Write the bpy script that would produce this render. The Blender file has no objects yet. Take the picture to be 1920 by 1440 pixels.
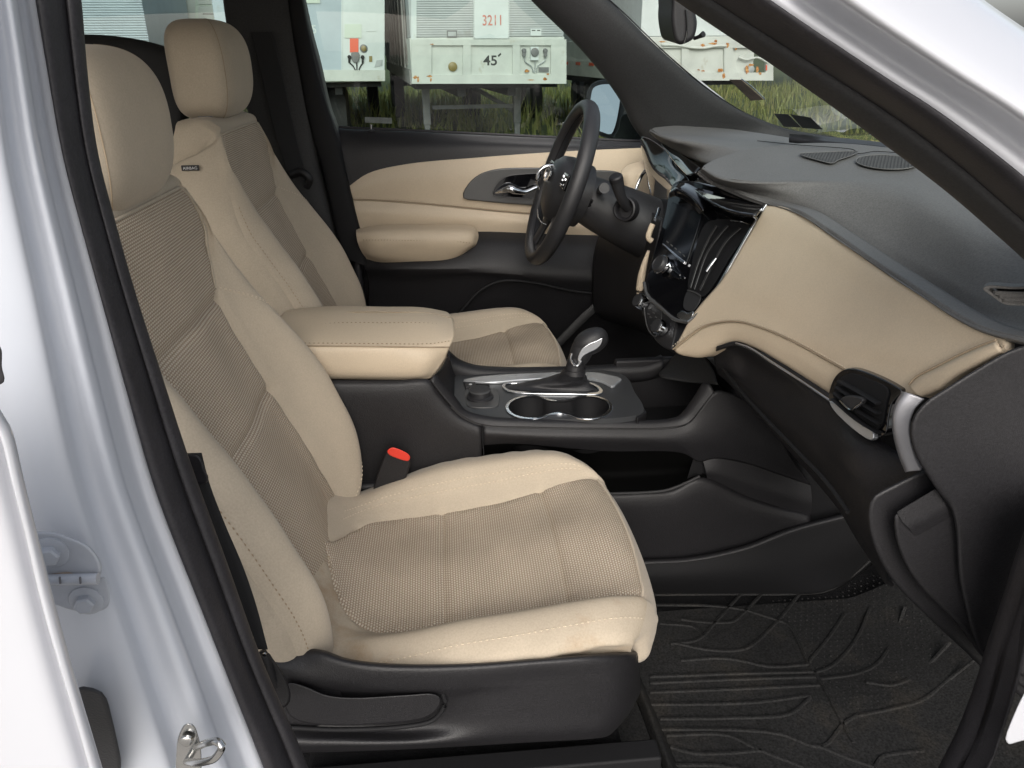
import bpy, bmesh, math, random
import numpy as np
from mathutils import Vector, Matrix

random.seed(7)
scene = bpy.context.scene
col = scene.collection

# ------------------------------------------------------------------ camera
F_PX = 1442.0
PSI, PITCH, ROLL = math.radians(5), math.radians(23.3), math.radians(.6)
CAM = np.array([0, -1.37, 1.52])
_Fh = np.array([math.sin(PSI), math.cos(PSI), 0]); _R0 = np.array([math.cos(PSI), -math.sin(PSI), 0]); _Z = np.array([0, 0, 1.])
_F = math.cos(PITCH)*_Fh - math.sin(PITCH)*_Z
_U0 = math.sin(PITCH)*_Fh + math.cos(PITCH)*_Z
_R = math.cos(ROLL)*_R0 - math.sin(ROLL)*_U0
_U = math.sin(ROLL)*_R0 + math.cos(ROLL)*_U0
cd = bpy.data.cameras.new('camera'); cam = bpy.data.objects.new('camera', cd); col.objects.link(cam)
cd.sensor_width = 36; cd.lens = F_PX/1920*36; cd.clip_start = .02; cd.clip_end = 2000
cam.matrix_world = Matrix(((_R[0], _U[0], -_F[0], CAM[0]), (_R[1], _U[1], -_F[1], CAM[1]), (_R[2], _U[2], -_F[2], CAM[2]), (0, 0, 0, 1)))
scene.camera = cam

# ------------------------------------------------------------------ world, sun, exposure
SUN_EL = math.radians(35)
w = bpy.data.worlds.new('World'); scene.world = w; w.use_nodes = True
nt = w.node_tree; nt.nodes.clear()
wo = nt.nodes.new('ShaderNodeOutputWorld'); bg = nt.nodes.new('ShaderNodeBackground'); sky = nt.nodes.new('ShaderNodeTexSky')
sky.sky_type = 'NISHITA'; sky.sun_disc = False; sky.sun_elevation = SUN_EL; sky.sun_rotation = math.radians(186)
sky.dust_density = 4; sky.air_density = 1.0; sky.ozone_density = 1.0
hs = nt.nodes.new('ShaderNodeHueSaturation'); hs.inputs['Saturation'].default_value = .42
nt.links.new(sky.outputs[0], hs.inputs['Color']); nt.links.new(hs.outputs[0], bg.inputs[0]); bg.inputs[1].default_value = .15
nt.links.new(bg.outputs[0], wo.inputs[0])
sl = bpy.data.lights.new('sun', 'SUN'); sl.energy = .78; sl.angle = math.radians(40); sl.color = (1, .96, .9)
so = bpy.data.objects.new('sun', sl); col.objects.link(so)
# light comes from behind the camera, high, a little from the front of the car
sd = Vector((-math.cos(SUN_EL)*.10, -math.cos(SUN_EL)*.995, math.sin(SUN_EL))).normalized()
so.rotation_euler = sd.to_track_quat('Z', 'Y').to_euler()
scene.view_settings.view_transform = 'Standard'; scene.view_settings.look = 'None'
scene.view_settings.gamma = 1; scene.view_settings.exposure = .56; scene.view_settings.use_curve_mapping = False
scene.render.engine = 'CYCLES'
scene.cycles.max_bounces = 8; scene.cycles.diffuse_bounces = 4; scene.cycles.transparent_max_bounces = 12

# ------------------------------------------------------------------ helpers: points of the place
def ray(px, py): return _F + (px-960)/F_PX*_R + (720-py)/F_PX*_U
def qy(px, py, Y): d = ray(px, py); return CAM + d*(Y-CAM[1])/d[1]
def qx(px, py, X): d = ray(px, py); return CAM + d*(X-CAM[0])/d[0]
def qz(px, py, Zv): d = ray(px, py); return CAM + d*(Zv-CAM[2])/d[2]
class Plane:
    def __init__(s, a, b, c):
        s.o = np.array(a, float); s.n = np.cross(np.array(b)-s.o, np.array(c)-s.o); s.n = s.n/np.linalg.norm(s.n)
        if s.n @ (CAM-s.o) < 0: s.n = -s.n
    def q(s, px, py, off=0):
        d = ray(px, py); o = s.o+s.n*off
        return CAM + d*((o-CAM) @ s.n)/(d @ s.n)

def cr(pts, n, closed=False):
    """smooth curve through pts, resampled to n points evenly by length"""
    P = np.array(pts, float)
    if len(P) == 1: return np.repeat(P, n, 0)
    if closed: Q = np.vstack([P[-1], P, P[0], P[1]]); segs = len(P)
    else: Q = np.vstack([2*P[0]-P[1], P, 2*P[-1]-P[-2]]); segs = len(P)-1
    out = []
    for i in range(segs):
        p0, p1, p2, p3 = Q[i:i+4]
        d0, d1, d2 = [max(np.linalg.norm(a-b), 1e-9)**.5 for a, b in ((p1, p0), (p2, p1), (p3, p2))]
        m1 = (p1-p0)/d0-(p2-p0)/(d0+d1)+(p2-p1)/d1; m2 = (p2-p1)/d1-(p3-p1)/(d1+d2)+(p3-p2)/d2
        m1, m2 = m1*d1, m2*d1
        if d0 < 1e-4: m1 = p2-p1
        if d2 < 1e-4: m2 = p2-p1
        for t in np.linspace(0, 1, 24, endpoint=False):
            out.append((2*t**3-3*t**2+1)*p1+(t**3-2*t**2+t)*m1+(-2*t**3+3*t**2)*p2+(t**3-t**2)*m2)
    out.append(P[0] if closed else P[-1]); out = np.array(out)
    L = np.r_[0, np.cumsum(np.linalg.norm(np.diff(out, axis=0), axis=1))]
    s = np.linspace(0, L[-1], n, endpoint=not closed)
    return np.stack([np.interp(s, L, out[:, k]) for k in range(3)], 1)
def lerp_t(xs, ys, x): return np.interp(x, xs, ys)

def tag(o, label=None, cat=None, group=None, kind=None):
    if label: o['label'] = label
    if cat: o['category'] = cat
    if group: o['group'] = group
    if kind: o['kind'] = kind
    return o
def empty(name, loc, label, cat, group=None):
    o = bpy.data.objects.new(name, None); col.objects.link(o); o.location = loc; o.empty_display_size = .05
    return tag(o, label, cat, group)
def wloc(o):
    v = Vector((0, 0, 0))
    while o: v = v+Vector(o.location); o = o.parent
    return v
def mesh_obj(name, V, Fc, mat, parent=None, uv=None, smooth=True, auto=None):
    V = np.array(V, float)
    if parent is not None: V = V-np.array(wloc(parent))
    me = bpy.data.meshes.new(name); me.from_pydata([tuple(v) for v in V], [], [tuple(int(i) for i in f) for f in Fc])
    if uv is not None:
        l = me.uv_layers.new(name='UVMap'); uv = np.array(uv)
        idx = np.empty(len(me.loops), dtype=np.int32); me.loops.foreach_get('vertex_index', idx)
        l.data.foreach_set('uv', uv[idx].astype(np.float32).ravel())
    for m in (mat if isinstance(mat, list) else [mat]): me.materials.append(m)
    if smooth: me.polygons.foreach_set('use_smooth', [True]*len(me.polygons))
    if auto: 
        me.set_sharp_from_angle(angle=math.radians(auto))
    me.update()
    o = bpy.data.objects.new(name, me); col.objects.link(o)
    if parent is not None: o.parent = parent
    return o
def orient(V, Fc, toward=CAM):
    """flip all faces if they mostly look away from a point"""
    V = np.array(V); s = 0
    for f in Fc[::max(1, len(Fc)//200)]:
        a, b, c = V[f[0]], V[f[1]], V[f[2]]; s += np.cross(b-a, c-a) @ (np.array(toward)-a)
    return [tuple(reversed(f)) for f in Fc] if s < 0 else Fc
def gridfaces(nu, nv, cu=False, cv=False):
    F_ = []
    for j in range(nv-(0 if cv else 1)):
        for i in range(nu-(0 if cu else 1)):
            a, b = j*nu+i, j*nu+(i+1) % nu; c, d = ((j+1) % nv)*nu+(i+1) % nu, ((j+1) % nv)*nu+i
            F_.append((a, b, c, d))
    return F_
def griduv(G):
    du = np.linalg.norm(np.diff(G, axis=1), axis=2).mean(0); dv = np.linalg.norm(np.diff(G, axis=0), axis=2).mean(1)
    u = np.r_[0, np.cumsum(du)]; v = np.r_[0, np.cumsum(dv)]
    return np.stack(np.meshgrid(u, v), -1).reshape(-1, 2)
def sharp(rows, a=.12):
    """rows with tight rounded steps between them"""
    rows = [cr(r, 60) for r in rows]; out = [rows[0]]
    for p, q in zip(rows[:-1], rows[1:]): out += [p*(1-a)+q*a, p*a+q*(1-a)]
    return out+[rows[-1]]
def solid(o, t, offset=-1, bev=0, seg=2):
    m = o.modifiers.new('thick', 'SOLIDIFY'); m.thickness = t; m.offset = offset
    if bev: bevel(o, bev, seg)
    return o
def bevel(o, wd, seg=2, ang=35):
    m = o.modifiers.new('bevel', 'BEVEL'); m.width = wd; m.segments = seg; m.limit_method = 'ANGLE'; m.angle_limit = math.radians(ang); m.harden_normals = True
    return o
def surf(name, rows, mat, parent=None, nu=40, nv=24, thick=0, toward=CAM, bev=0):
    rr = [cr(r, nu) for r in rows]
    G = np.stack([cr([r[i] for r in rr], nv) for i in range(nu)], 1)
    V = G.reshape(-1, 3); Fc = orient(V, gridfaces(nu, nv), toward)
    o = mesh_obj(name, V, Fc, mat, parent, griduv(G))
    if thick: solid(o, thick, -1, bev)
    return o
def prism(name, outline, ext, mat, parent=None, bev=.002, seg=2, auto=40):
    """closed outline (3d points) pushed along ext"""
    P = np.array(outline, float); n = len(P); e = np.array(ext, float)
    if e[0] == 0 and e[2] == 0 and e[1] > 0:      # thickness runs straight back from the opening
        v = P.mean(0)-CAM; e = v/np.linalg.norm(v)*e[1]
    V = np.vstack([P, P+e]); Fc = [tuple(range(n)), tuple(range(2*n-1, n-1, -1))]
    Fc += [(i, i+n, (i+1) % n+n, (i+1) % n) for i in range(n)]
    nn = np.zeros(3)
    for i in range(n): nn += np.cross(P[i], P[(i+1) % n])
    if nn @ e > 0: Fc = [tuple(reversed(f)) for f in Fc]
    o = mesh_obj(name, V, Fc, mat, parent, uv=np.c_[V[:, 0], V[:, 2]], auto=auto)
    if bev: bevel(o, bev, seg)
    return o
def ringprism(name, outer, inner, ext, mat, parent=None, bev=.001):
    O, I = np.array(outer), np.array(inner); n = len(O); e = np.array(ext)
    V = np.vstack([O, I, O+e, I+e]); Fc = []
    for i in range(n):
        j = (i+1) % n
        Fc += [(i, j, n+j, n+i), (2*n+j, 2*n+i, 3*n+i, 3*n+j), (j, i, 2*n+i, 2*n+j), (n+i, n+j, 3*n+j, 3*n+i)]
    nn = np.zeros(3)
    for i in range(n): nn += np.cross(O[i], O[(i+1) % n])
    if nn @ e > 0: Fc = [tuple(reversed(f)) for f in Fc]
    o = mesh_obj(name, V, Fc, mat, parent, auto=40)
    if bev: bevel(o, bev)
    return o
def tube(name, pts, r, mat, parent=None, n=None, k=10, closed=False, flat=None, up=(0, 0, 1)):
    """round (or flattened: flat=(a,b) factors) tube along a smooth path"""
    n = n or max(8, len(pts)*5)
    P = cr(pts, n, closed); up = np.array(up, float); V = []
    T = np.roll(P, -1, 0)-np.roll(P, 1, 0)
    if not closed: T[0] = P[1]-P[0]; T[-1] = P[-1]-P[-2]
    for i in range(n):
        t = T[i]/np.linalg.norm(T[i]); a = np.cross(t, up)
        if np.linalg.norm(a) < 1e-3: a = np.cross(t, (1, 0, 0))
        a /= np.linalg.norm(a); b = np.cross(a, t)
        ri = np.interp(i/(n-1), np.linspace(0, 1, len(r)), r) if hasattr(r, '__len__') else r
        fa, fb = flat or (1, 1)
        for m in range(k):
            th = 2*math.pi*m/k; V.append(P[i]+ri*(fa*math.cos(th)*a+fb*math.sin(th)*b))
    Fc = [tuple(reversed(f)) for f in gridfaces(k, n, True, closed)]
    if not closed: Fc += [tuple(range(k)), tuple(reversed(range((n-1)*k, n*k)))]
    return mesh_obj(name, V, Fc, mat, parent, auto=50)
def box(name, c, s, mat, parent=None, bev=.003, M=None, seg=2):
    s = np.array(s)/2; V = np.array([(x, y, z) for x in (-1, 1) for y in (-1, 1) for z in (-1, 1)])*s
    if M is not None: V = V @ np.array(M).T
    Fc = [(0, 1, 3, 2), (4, 6, 7, 5), (0, 4, 5, 1), (2, 3, 7, 6), (0, 2, 6, 4), (1, 5, 7, 3)]
    o = mesh_obj(name, V+np.array(c), Fc, mat, parent, uv=(V[:, [0, 2]]), auto=30)
    if bev: bevel(o, bev, seg)
    return o
def lathe(name, c, axis, prof, mat, parent=None, k=32, sq=None):
    """prof: list of (radius, height along axis)"""
    ax = np.array(axis, float); ax /= np.linalg.norm(ax)
    a = np.cross(ax, (0, 0, 1) if abs(ax[2]) < .9 else (1, 0, 0)); a /= np.linalg.norm(a); b = np.cross(ax, a)
    V = []
    for r, h in prof:
        for m in range(k): th = 2*math.pi*m/k; V.append(np.array(c)+ax*h+r*(math.cos(th)*a+math.sin(th)*b))
    n = len(prof); Fc = gridfaces(k, n, True)
    Fc += [tuple(reversed(range(k))), tuple(range((n-1)*k, n*k))]
    return mesh_obj(name, V, Fc, mat, parent, auto=40)
def stitches(name, path, nrm, mat, parent, pitch=.0075, ln=.005, w=.0011):
    """short raised thread stitches along a line"""
    P = np.array(path); L = np.r_[0, np.cumsum(np.linalg.norm(np.diff(P, axis=0), axis=1))]
    m = max(2, int(L[-1]/pitch)); V = []; Fc = []
    for s in np.arange(m)*L[-1]/m:
        a = np.array([np.interp(s, L, P[:, k]) for k in range(3)]); b = np.array([np.interp(s+ln, L, P[:, k]) for k in range(3)])
        N = nrm(a) if callable(nrm) else np.array(nrm, float)
        t = b-a; l = np.linalg.norm(t)
        if l < 1e-5: continue
        t /= l; sdir = np.cross(t, N); sdir /= max(np.linalg.norm(sdir), 1e-6); N = np.cross(sdir, t); k0 = len(V)
        mid = (a+b)/2
        V += [a-N*w*.3, mid+sdir*w, mid-sdir*w, mid+N*w, b-N*w*.3]
        Fc += [(k0, k0+1, k0+3), (k0, k0+3, k0+2), (k0+4, k0+3, k0+1), (k0+4, k0+2, k0+3)]
    o = mesh_obj(name, V, Fc, mat, parent, smooth=False); o['kind'] = 'stuff'
    return o
def join_meshes(name, parts, mat, parent=None, auto=None):
    V = []; Fc = []
    for v, f in parts: k = len(V); V += list(v); Fc += [tuple(i+k for i in g) for g in f]
    return mesh_obj(name, V, Fc, mat, parent, auto=auto, smooth=auto is not None)
def copy_tree(o, parent=None):
    c = o.copy(); col.objects.link(c)
    if parent is not None: c.parent = parent
    for ch in list(o.children): copy_tree(ch, c)
    return c

# ------------------------------------------------------------------ materials
def mat(name, color, rough=.5, metal=0, bump=None, var=None, coat=0, spec=.5, uv=False, bumpd=.1, sheen=0, dirt=None, speck=None):
    m = bpy.data.materials.new(name); m.use_nodes = True; n = m.node_tree; b = n.nodes['Principled BSDF']
    b.inputs['Base Color'].default_value = (*color, 1); b.inputs['Roughness'].default_value = rough; b.inputs['Metallic'].default_value = metal
    b.inputs['Specular IOR Level'].default_value = spec; b.inputs['Coat Weight'].default_value = coat; b.inputs['Coat Roughness'].default_value = .04
    b.inputs['Sheen Weight'].default_value = sheen
    tc = n.nodes.new('ShaderNodeTexCoord'); src = tc.outputs['UV'] if uv else tc.outputs['Object']
    if var:      # (scale, amount) gentle variation of the thing's own colour
        t = n.nodes.new('ShaderNodeTexNoise'); t.inputs['Scale'].default_value = var[0]; t.inputs['Detail'].default_value = 6; t.inputs['Roughness'].default_value = .6
        n.links.new(src, t.inputs['Vector'])
        r = n.nodes.new('ShaderNodeMapRange'); r.inputs[1].default_value = .3; r.inputs[2].default_value = .7; r.inputs[3].default_value = 1-var[1]; r.inputs[4].default_value = 1+var[1]
        n.links.new(t.outputs[0], r.inputs[0])
        x = n.nodes.new('ShaderNodeVectorMath'); x.operation = 'SCALE'; x.inputs[0].default_value = color; n.links.new(r.outputs[0], x.inputs['Scale'])
        out = x.outputs[0]
        if dirt:   # (colour, scale, threshold)
            t2 = n.nodes.new('ShaderNodeTexNoise'); t2.inputs['Scale'].default_value = dirt[1]; t2.inputs['Detail'].default_value = 8; t2.inputs['Roughness'].default_value = .65
            n.links.new(src, t2.inputs['Vector'])
            r2 = n.nodes.new('ShaderNodeMapRange'); r2.inputs[1].default_value = dirt[2]; r2.inputs[2].default_value = dirt[2]+.18; n.links.new(t2.outputs[0], r2.inputs[0])
            mx = n.nodes.new('ShaderNodeMix'); mx.data_type = 'RGBA'; n.links.new(r2.outputs[0], mx.inputs[0]); n.links.new(out, mx.inputs[6]); mx.inputs[7].default_value = (*dirt[0], 1); out = mx.outputs[2]
        if speck:  # (scale, amount) fine grain in the colour
            t3 = n.nodes.new('ShaderNodeTexNoise'); t3.inputs['Scale'].default_value = speck[0]; t3.inputs['Detail'].default_value = 2; n.links.new(src, t3.inputs['Vector'])
            r3 = n.nodes.new('ShaderNodeMapRange'); r3.inputs[1].default_value = .25; r3.inputs[2].default_value = .75; r3.inputs[3].default_value = 1-speck[1]; r3.inputs[4].default_value = 1+speck[1]; n.links.new(t3.outputs[0], r3.inputs[0])
            x3 = n.nodes.new('ShaderNodeVectorMath'); x3.operation = 'SCALE'; n.links.new(out, x3.inputs[0]); n.links.new(r3.outputs[0], x3.inputs['Scale']); out = x3.outputs[0]
        n.links.new(out, b.inputs['Base Color'])
    if bump:     # (scale, strength)
        t = n.nodes.new('ShaderNodeTexNoise' if bump[0] > 0 else 'ShaderNodeTexVoronoi'); t.inputs['Scale'].default_value = abs(bump[0]); n.links.new(src, t.inputs['Vector'])
        if bump[0] > 0: t.inputs['Detail'].default_value = 3
        u = n.nodes.new('ShaderNodeBump'); u.inputs['Strength'].default_value = bump[1]; u.inputs['Distance'].default_value = bumpd*.01
        n.links.new(t.outputs[0], u.inputs['Height']); n.links.new(u.outputs[0], b.inputs['Normal'])
    return m
def weave_mat(name, light, dark, pu, pv, bs=1.0, stain=None):
    """coarse knitted insert cloth: pale knots in offset rows on a darker ground, laid out in metres along the cloth"""
    m = bpy.data.materials.new(name); m.use_nodes = True; n = m.node_tree; b = n.nodes['Principled BSDF']; b.inputs['Roughness'].default_value = .9
    b.inputs['Specular IOR Level'].default_value = .2
    tc = n.nodes.new('ShaderNodeTexCoord'); sp = n.nodes.new('ShaderNodeSeparateXYZ'); n.links.new(tc.outputs['UV'], sp.inputs[0])
    def mth(op, a, c=None, d=None):
        x = n.nodes.new('ShaderNodeMath'); x.operation = op
        for i, v in enumerate((a, c, d)):
            if v is None: continue
            if hasattr(v, 'links') or hasattr(v, 'is_linked'): n.links.new(v, x.inputs[i])
            else: x.inputs[i].default_value = v
        return x.outputs[0]
    v = mth('MULTIPLY', sp.outputs[1], 1/pv); row = mth('FLOOR', v)
    off = mth('MULTIPLY', mth('MODULO', row, 2.), .5)
    u = mth('ADD', mth('MULTIPLY', sp.outputs[0], 1/pu), off)
    fu = mth('SUBTRACT', mth('FRACT', u), .5); fv = mth('SUBTRACT', mth('FRACT', v), .5)
    d = mth('ADD', mth('POWER', mth('MULTIPLY', mth('ABSOLUTE', fu), 2.1), 2.), mth('POWER', mth('MULTIPLY', mth('ABSOLUTE', fv), 2.3), 2.))
    h = mth('SUBTRACT', 1., d); h = mth('MAXIMUM', h, 0.)
    s = mth('MINIMUM', mth('MULTIPLY', h, 1.7), 1.)
    mx = n.nodes.new('ShaderNodeMix'); mx.data_type = 'RGBA'; n.links.new(s, mx.inputs[0]); mx.inputs[6].default_value = (*dark, 1); mx.inputs[7].default_value = (*light, 1)
    out = mx.outputs[2]
    t = n.nodes.new('ShaderNodeTexNoise'); t.inputs['Scale'].default_value = 7; t.inputs['Detail'].default_value = 6; n.links.new(tc.outputs['UV'], t.inputs['Vector'])
    r = n.nodes.new('ShaderNodeMapRange'); r.inputs[1].default_value = .35; r.inputs[2].default_value = .7; r.inputs[3].default_value = 1.06; r.inputs[4].default_value = .84 if stain else .94
    n.links.new(t.outputs[0], r.inputs[0]); sc = n.nodes.new('ShaderNodeVectorMath'); sc.operation = 'SCALE'; n.links.new(out, sc.inputs[0]); n.links.new(r.outputs[0], sc.inputs['Scale'])
    n.links.new(sc.outputs[0], b.inputs['Base Color'])
    u_ = n.nodes.new('ShaderNodeBump'); u_.inputs['Strength'].default_value = bs; u_.inputs['Distance'].default_value = .001
    n.links.new(h, u_.inputs['Height']); n.links.new(u_.outputs[0], b.inputs['Normal'])
    return m
def glass_mat(name, tint=(.8, .87, .85), refl=1.0, rough=0):
    m = bpy.data.materials.new(name); m.use_nodes = True; n = m.node_tree; n.nodes.clear()
    o = n.nodes.new('ShaderNodeOutputMaterial'); t = n.nodes.new('ShaderNodeBsdfTransparent'); g = n.nodes.new('ShaderNodeBsdfGlossy'); mx = n.nodes.new('ShaderNodeMixShader'); fr = n.nodes.new('ShaderNodeFresnel')
    fr.inputs[0].default_value = 1.45; t.inputs[0].default_value = (*tint, 1); g.inputs[0].default_value = (refl,)*3+(1,); g.inputs['Roughness'].default_value = rough
    n.links.new(fr.outputs[0], mx.inputs[0]); n.links.new(t.outputs[0], mx.inputs[1]); n.links.new(g.outputs[0], mx.inputs[2]); n.links.new(mx.outputs[0], o.inputs[0])
    return m
M = {}
M['cloth'] = mat('beige_cloth', (.455, .388, .300), .88, var=(9, .06), bump=(900, .25), spec=.2, sheen=.15, speck=(420, .075))
M['cloth_stain'] = mat('beige_cloth_worn', (.455, .388, .300), .88, var=(9, .06), bump=(900, .25), spec=.2, speck=(420, .075), dirt=((.36, .26, .165), 8, .54))
M['weave'] = weave_mat('knit_insert', (.60, .525, .425), (.33, .26, .19), .0050, .0038, stain=True)
M['weave_v'] = weave_mat('knit_insert_back', (.60, .525, .425), (.33, .26, .19), .0054, .0040)
M['thread'] = mat('beige_thread', (.62, .53, .40), .8)
M['thread_d'] = mat('tan_thread', (.30, .22, .14), .8)
M['vinyl'] = mat('beige_vinyl', (.585, .485, .36), .5, var=(12, .03), speck=(500, .06), bump=(-700, .12), spec=.35)
M['seam'] = mat('seam_cord', (.33, .26, .18), .85)
M['black'] = mat('black_grained_plastic', (.0125, .012, .0135), .5, var=(5, .2), speck=(380, .35), bump=(-650, .25), spec=.45)
M['blackmatt'] = mat('black_matt_plastic', (.008, .008, .009), .7, bump=(-500, .2), spec=.3)
M['dash'] = mat('charcoal_soft_dash', (.132, .128, .124), .55, var=(6, .06), speck=(420, .22), bump=(-800, .2), spec=.45)
M['trim'] = mat('charcoal_pillar_trim', (.030, .030, .031), .6, bump=(800, .15), var=(5, .08), speck=(420, .3), spec=.35)
M['piano'] = mat('gloss_black', (.004, .004, .005), .06, coat=.6, var=(14, .2))
M['screen'] = mat('screen_glass', (.006, .007, .009), .08, spec=.6)
M['chrome'] = mat('chrome', (.75, .77, .8), .12, 1, var=(20, .05))
M['satin'] = mat('satin_silver', (.30, .30, .32), .38, .35, bump=(900, .1), var=(10, .05))
M['silver'] = mat('brushed_dark_silver', (.10, .10, .10), .4, .4, bump=(900, .1), var=(20, .06))
M['paint'] = mat('white_car_paint', (.52, .53, .565), .28, coat=.7, var=(3, .015))
M['paint2'] = mat('white_inner_paint', (.50, .525, .575), .35, coat=.4, var=(4, .02), dirt=((.45, .42, .38), 14, .74))
M['rubber'] = mat('black_rubber', (.022, .021, .024), .5, bump=(500, .25), var=(20, .2), speck=(500, .3), spec=.4)
M['leather'] = mat('black_leather', (.022, .022, .024), .42, bump=(-900, .3), var=(8, .1), spec=.5)
M['carpet'] = mat('black_carpet', (.014, .014, .015), .95, bump=(700, .8), bumpd=.3, var=(30, .2), spec=.1)
M['mat'] = mat('black_rubber_mat', (.020, .020, .020), .75, bump=(260, .5), var=(4, .3), spec=.2, speck=(300, .6), dirt=((.033, .030, .026), 9, .52))
M['metal'] = mat('zinc_metal', (.56, .56, .55), .22, 1, var=(30, .1))
M['red'] = mat('red_button', (.70, .05, .03), .4, var=(30, .04))
M['glass'] = glass_mat('side_glass', (.60, .71, .68))
M['wglass'] = glass_mat('windscreen_glass', (.84, .90, .885))
M['mirror'] = mat('mirror_glass', (.82, .86, .86), .02, 1)
M['white_print'] = mat('white_print', (.6, .6, .6), .6)
M['belt'] = mat('black_webbing', (.012, .012, .013), .75, bump=(1200, .5), bumpd=.2)
M['head'] = mat('headliner', (.55, .53, .50), .9, bump=(500, .3))
M['hinge'] = mat('grey_white_hinge_paint', (.36, .38, .42), .4, coat=.3, var=(60, .06))
def text_on(name, s, pos, hgt, right, upv, m, par, width=None, bold=.0):
    """flat lettering starting at pos, running along right"""
    cu = bpy.data.curves.new('t', 'FONT'); cu.body = s; cu.size = 1; cu.offset = bold
    o = bpy.data.objects.new('t', cu); col.objects.link(o); bpy.context.view_layer.update()
    me = bpy.data.meshes.new_from_object(o.evaluated_get(bpy.context.evaluated_depsgraph_get())); bpy.data.objects.remove(o)
    V = np.array([v.co[:] for v in me.vertices]); V[:, 0] -= V[:, 0].min(); V[:, 1] -= V[:, 1].min(); sc0 = hgt/V[:, 1].max(); V[:, 1] *= sc0; V[:, 0] *= (width/V[:, 0].max()) if width else sc0
    W3 = np.array([np.array(pos)+np.array(right)*v[0]+np.array(upv)*v[1] for v in V])
    return mesh_obj(name, W3, [tuple(p.vertices) for p in me.polygons], m, par, smooth=False)

# ------------------------------------------------------------------ front seats
def interp_rows(tab, t):
    tab = np.array(tab, float); P = tab[:, 1:]; T = tab[:, 0]
    # smooth (cubic hermite) interpolation of table columns
    out = []
    for x in np.atleast_1d(t):
        i = int(np.clip(np.searchsorted(T, x)-1, 0, len(T)-2)); h = T[i+1]-T[i]; s = (x-T[i])/h
        m0 = (P[i+1]-P[max(i-1, 0)])/(T[i+1]-T[max(i-1, 0)]); j = min(i+2, len(T)-1); m1 = (P[j]-P[i])/(T[j]-T[i])
        out.append((2*s**3-3*s**2+1)*P[i]+(s**3-2*s**2+s)*m0*h+(-2*s**3+3*s**2)*P[i+1]+(s**3-s**2)*m1*h)
    return np.array(out)
def half_profile(knots, segs):
    """knots [(y,n)...]; returns points with knots kept exactly; smooth in between"""
    K = np.array(knots, float); Q = np.vstack([K[1]*[-1, 1], K, 2*K[-1]-K[-2]]); out = []
    for i, sg in enumerate(segs):
        p0, p1, p2, p3 = Q[i:i+4]
        d0, d1, d2 = [max(np.linalg.norm(a-b), 1e-6)**.5 for a, b in ((p1, p0), (p2, p1), (p3, p2))]
        m1 = ((p1-p0)/d0-(p2-p0)/(d0+d1)+(p2-p1)/d1)*d1; m2 = ((p2-p1)/d1-(p3-p1)/(d1+d2)+(p3-p2)/d2)*d1
        for s in np.linspace(0, 1, sg, endpoint=False):
            out.append((2*s**3-3*s**2+1)*p1+(s**3-2*s**2+s)*m1+(-2*s**3+3*s**2)*p2+(s**3-s**2)*m2)
    out.append(K[-1]); return np.array(out)
def region(name, G, N, UV, iu, jv, mt, parent, cap=False, label=None):
    """cut columns iu[0]..iu[1], rows jv[0]..jv[1] out of the grid as a mesh of its own"""
    g = G[jv[0]:jv[1]+1, iu[0]:iu[1]+1]; uv = UV[jv[0]:jv[1]+1, iu[0]:iu[1]+1].reshape(-1, 2); nv, nu = g.shape[:2]
    V = g.reshape(-1, 3); Fc = []
    for f in gridfaces(nu, nv):
        a, b, c, d = [V[i] for i in f]
        if np.linalg.norm(np.cross(c-a, d-b)) > 1e-8: Fc.append(f)
    V2 = V-np.array(N)
    o = mesh_obj(name, V, Fc, mt, parent, uv)
    if label: o['label'] = label
    return o

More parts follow.
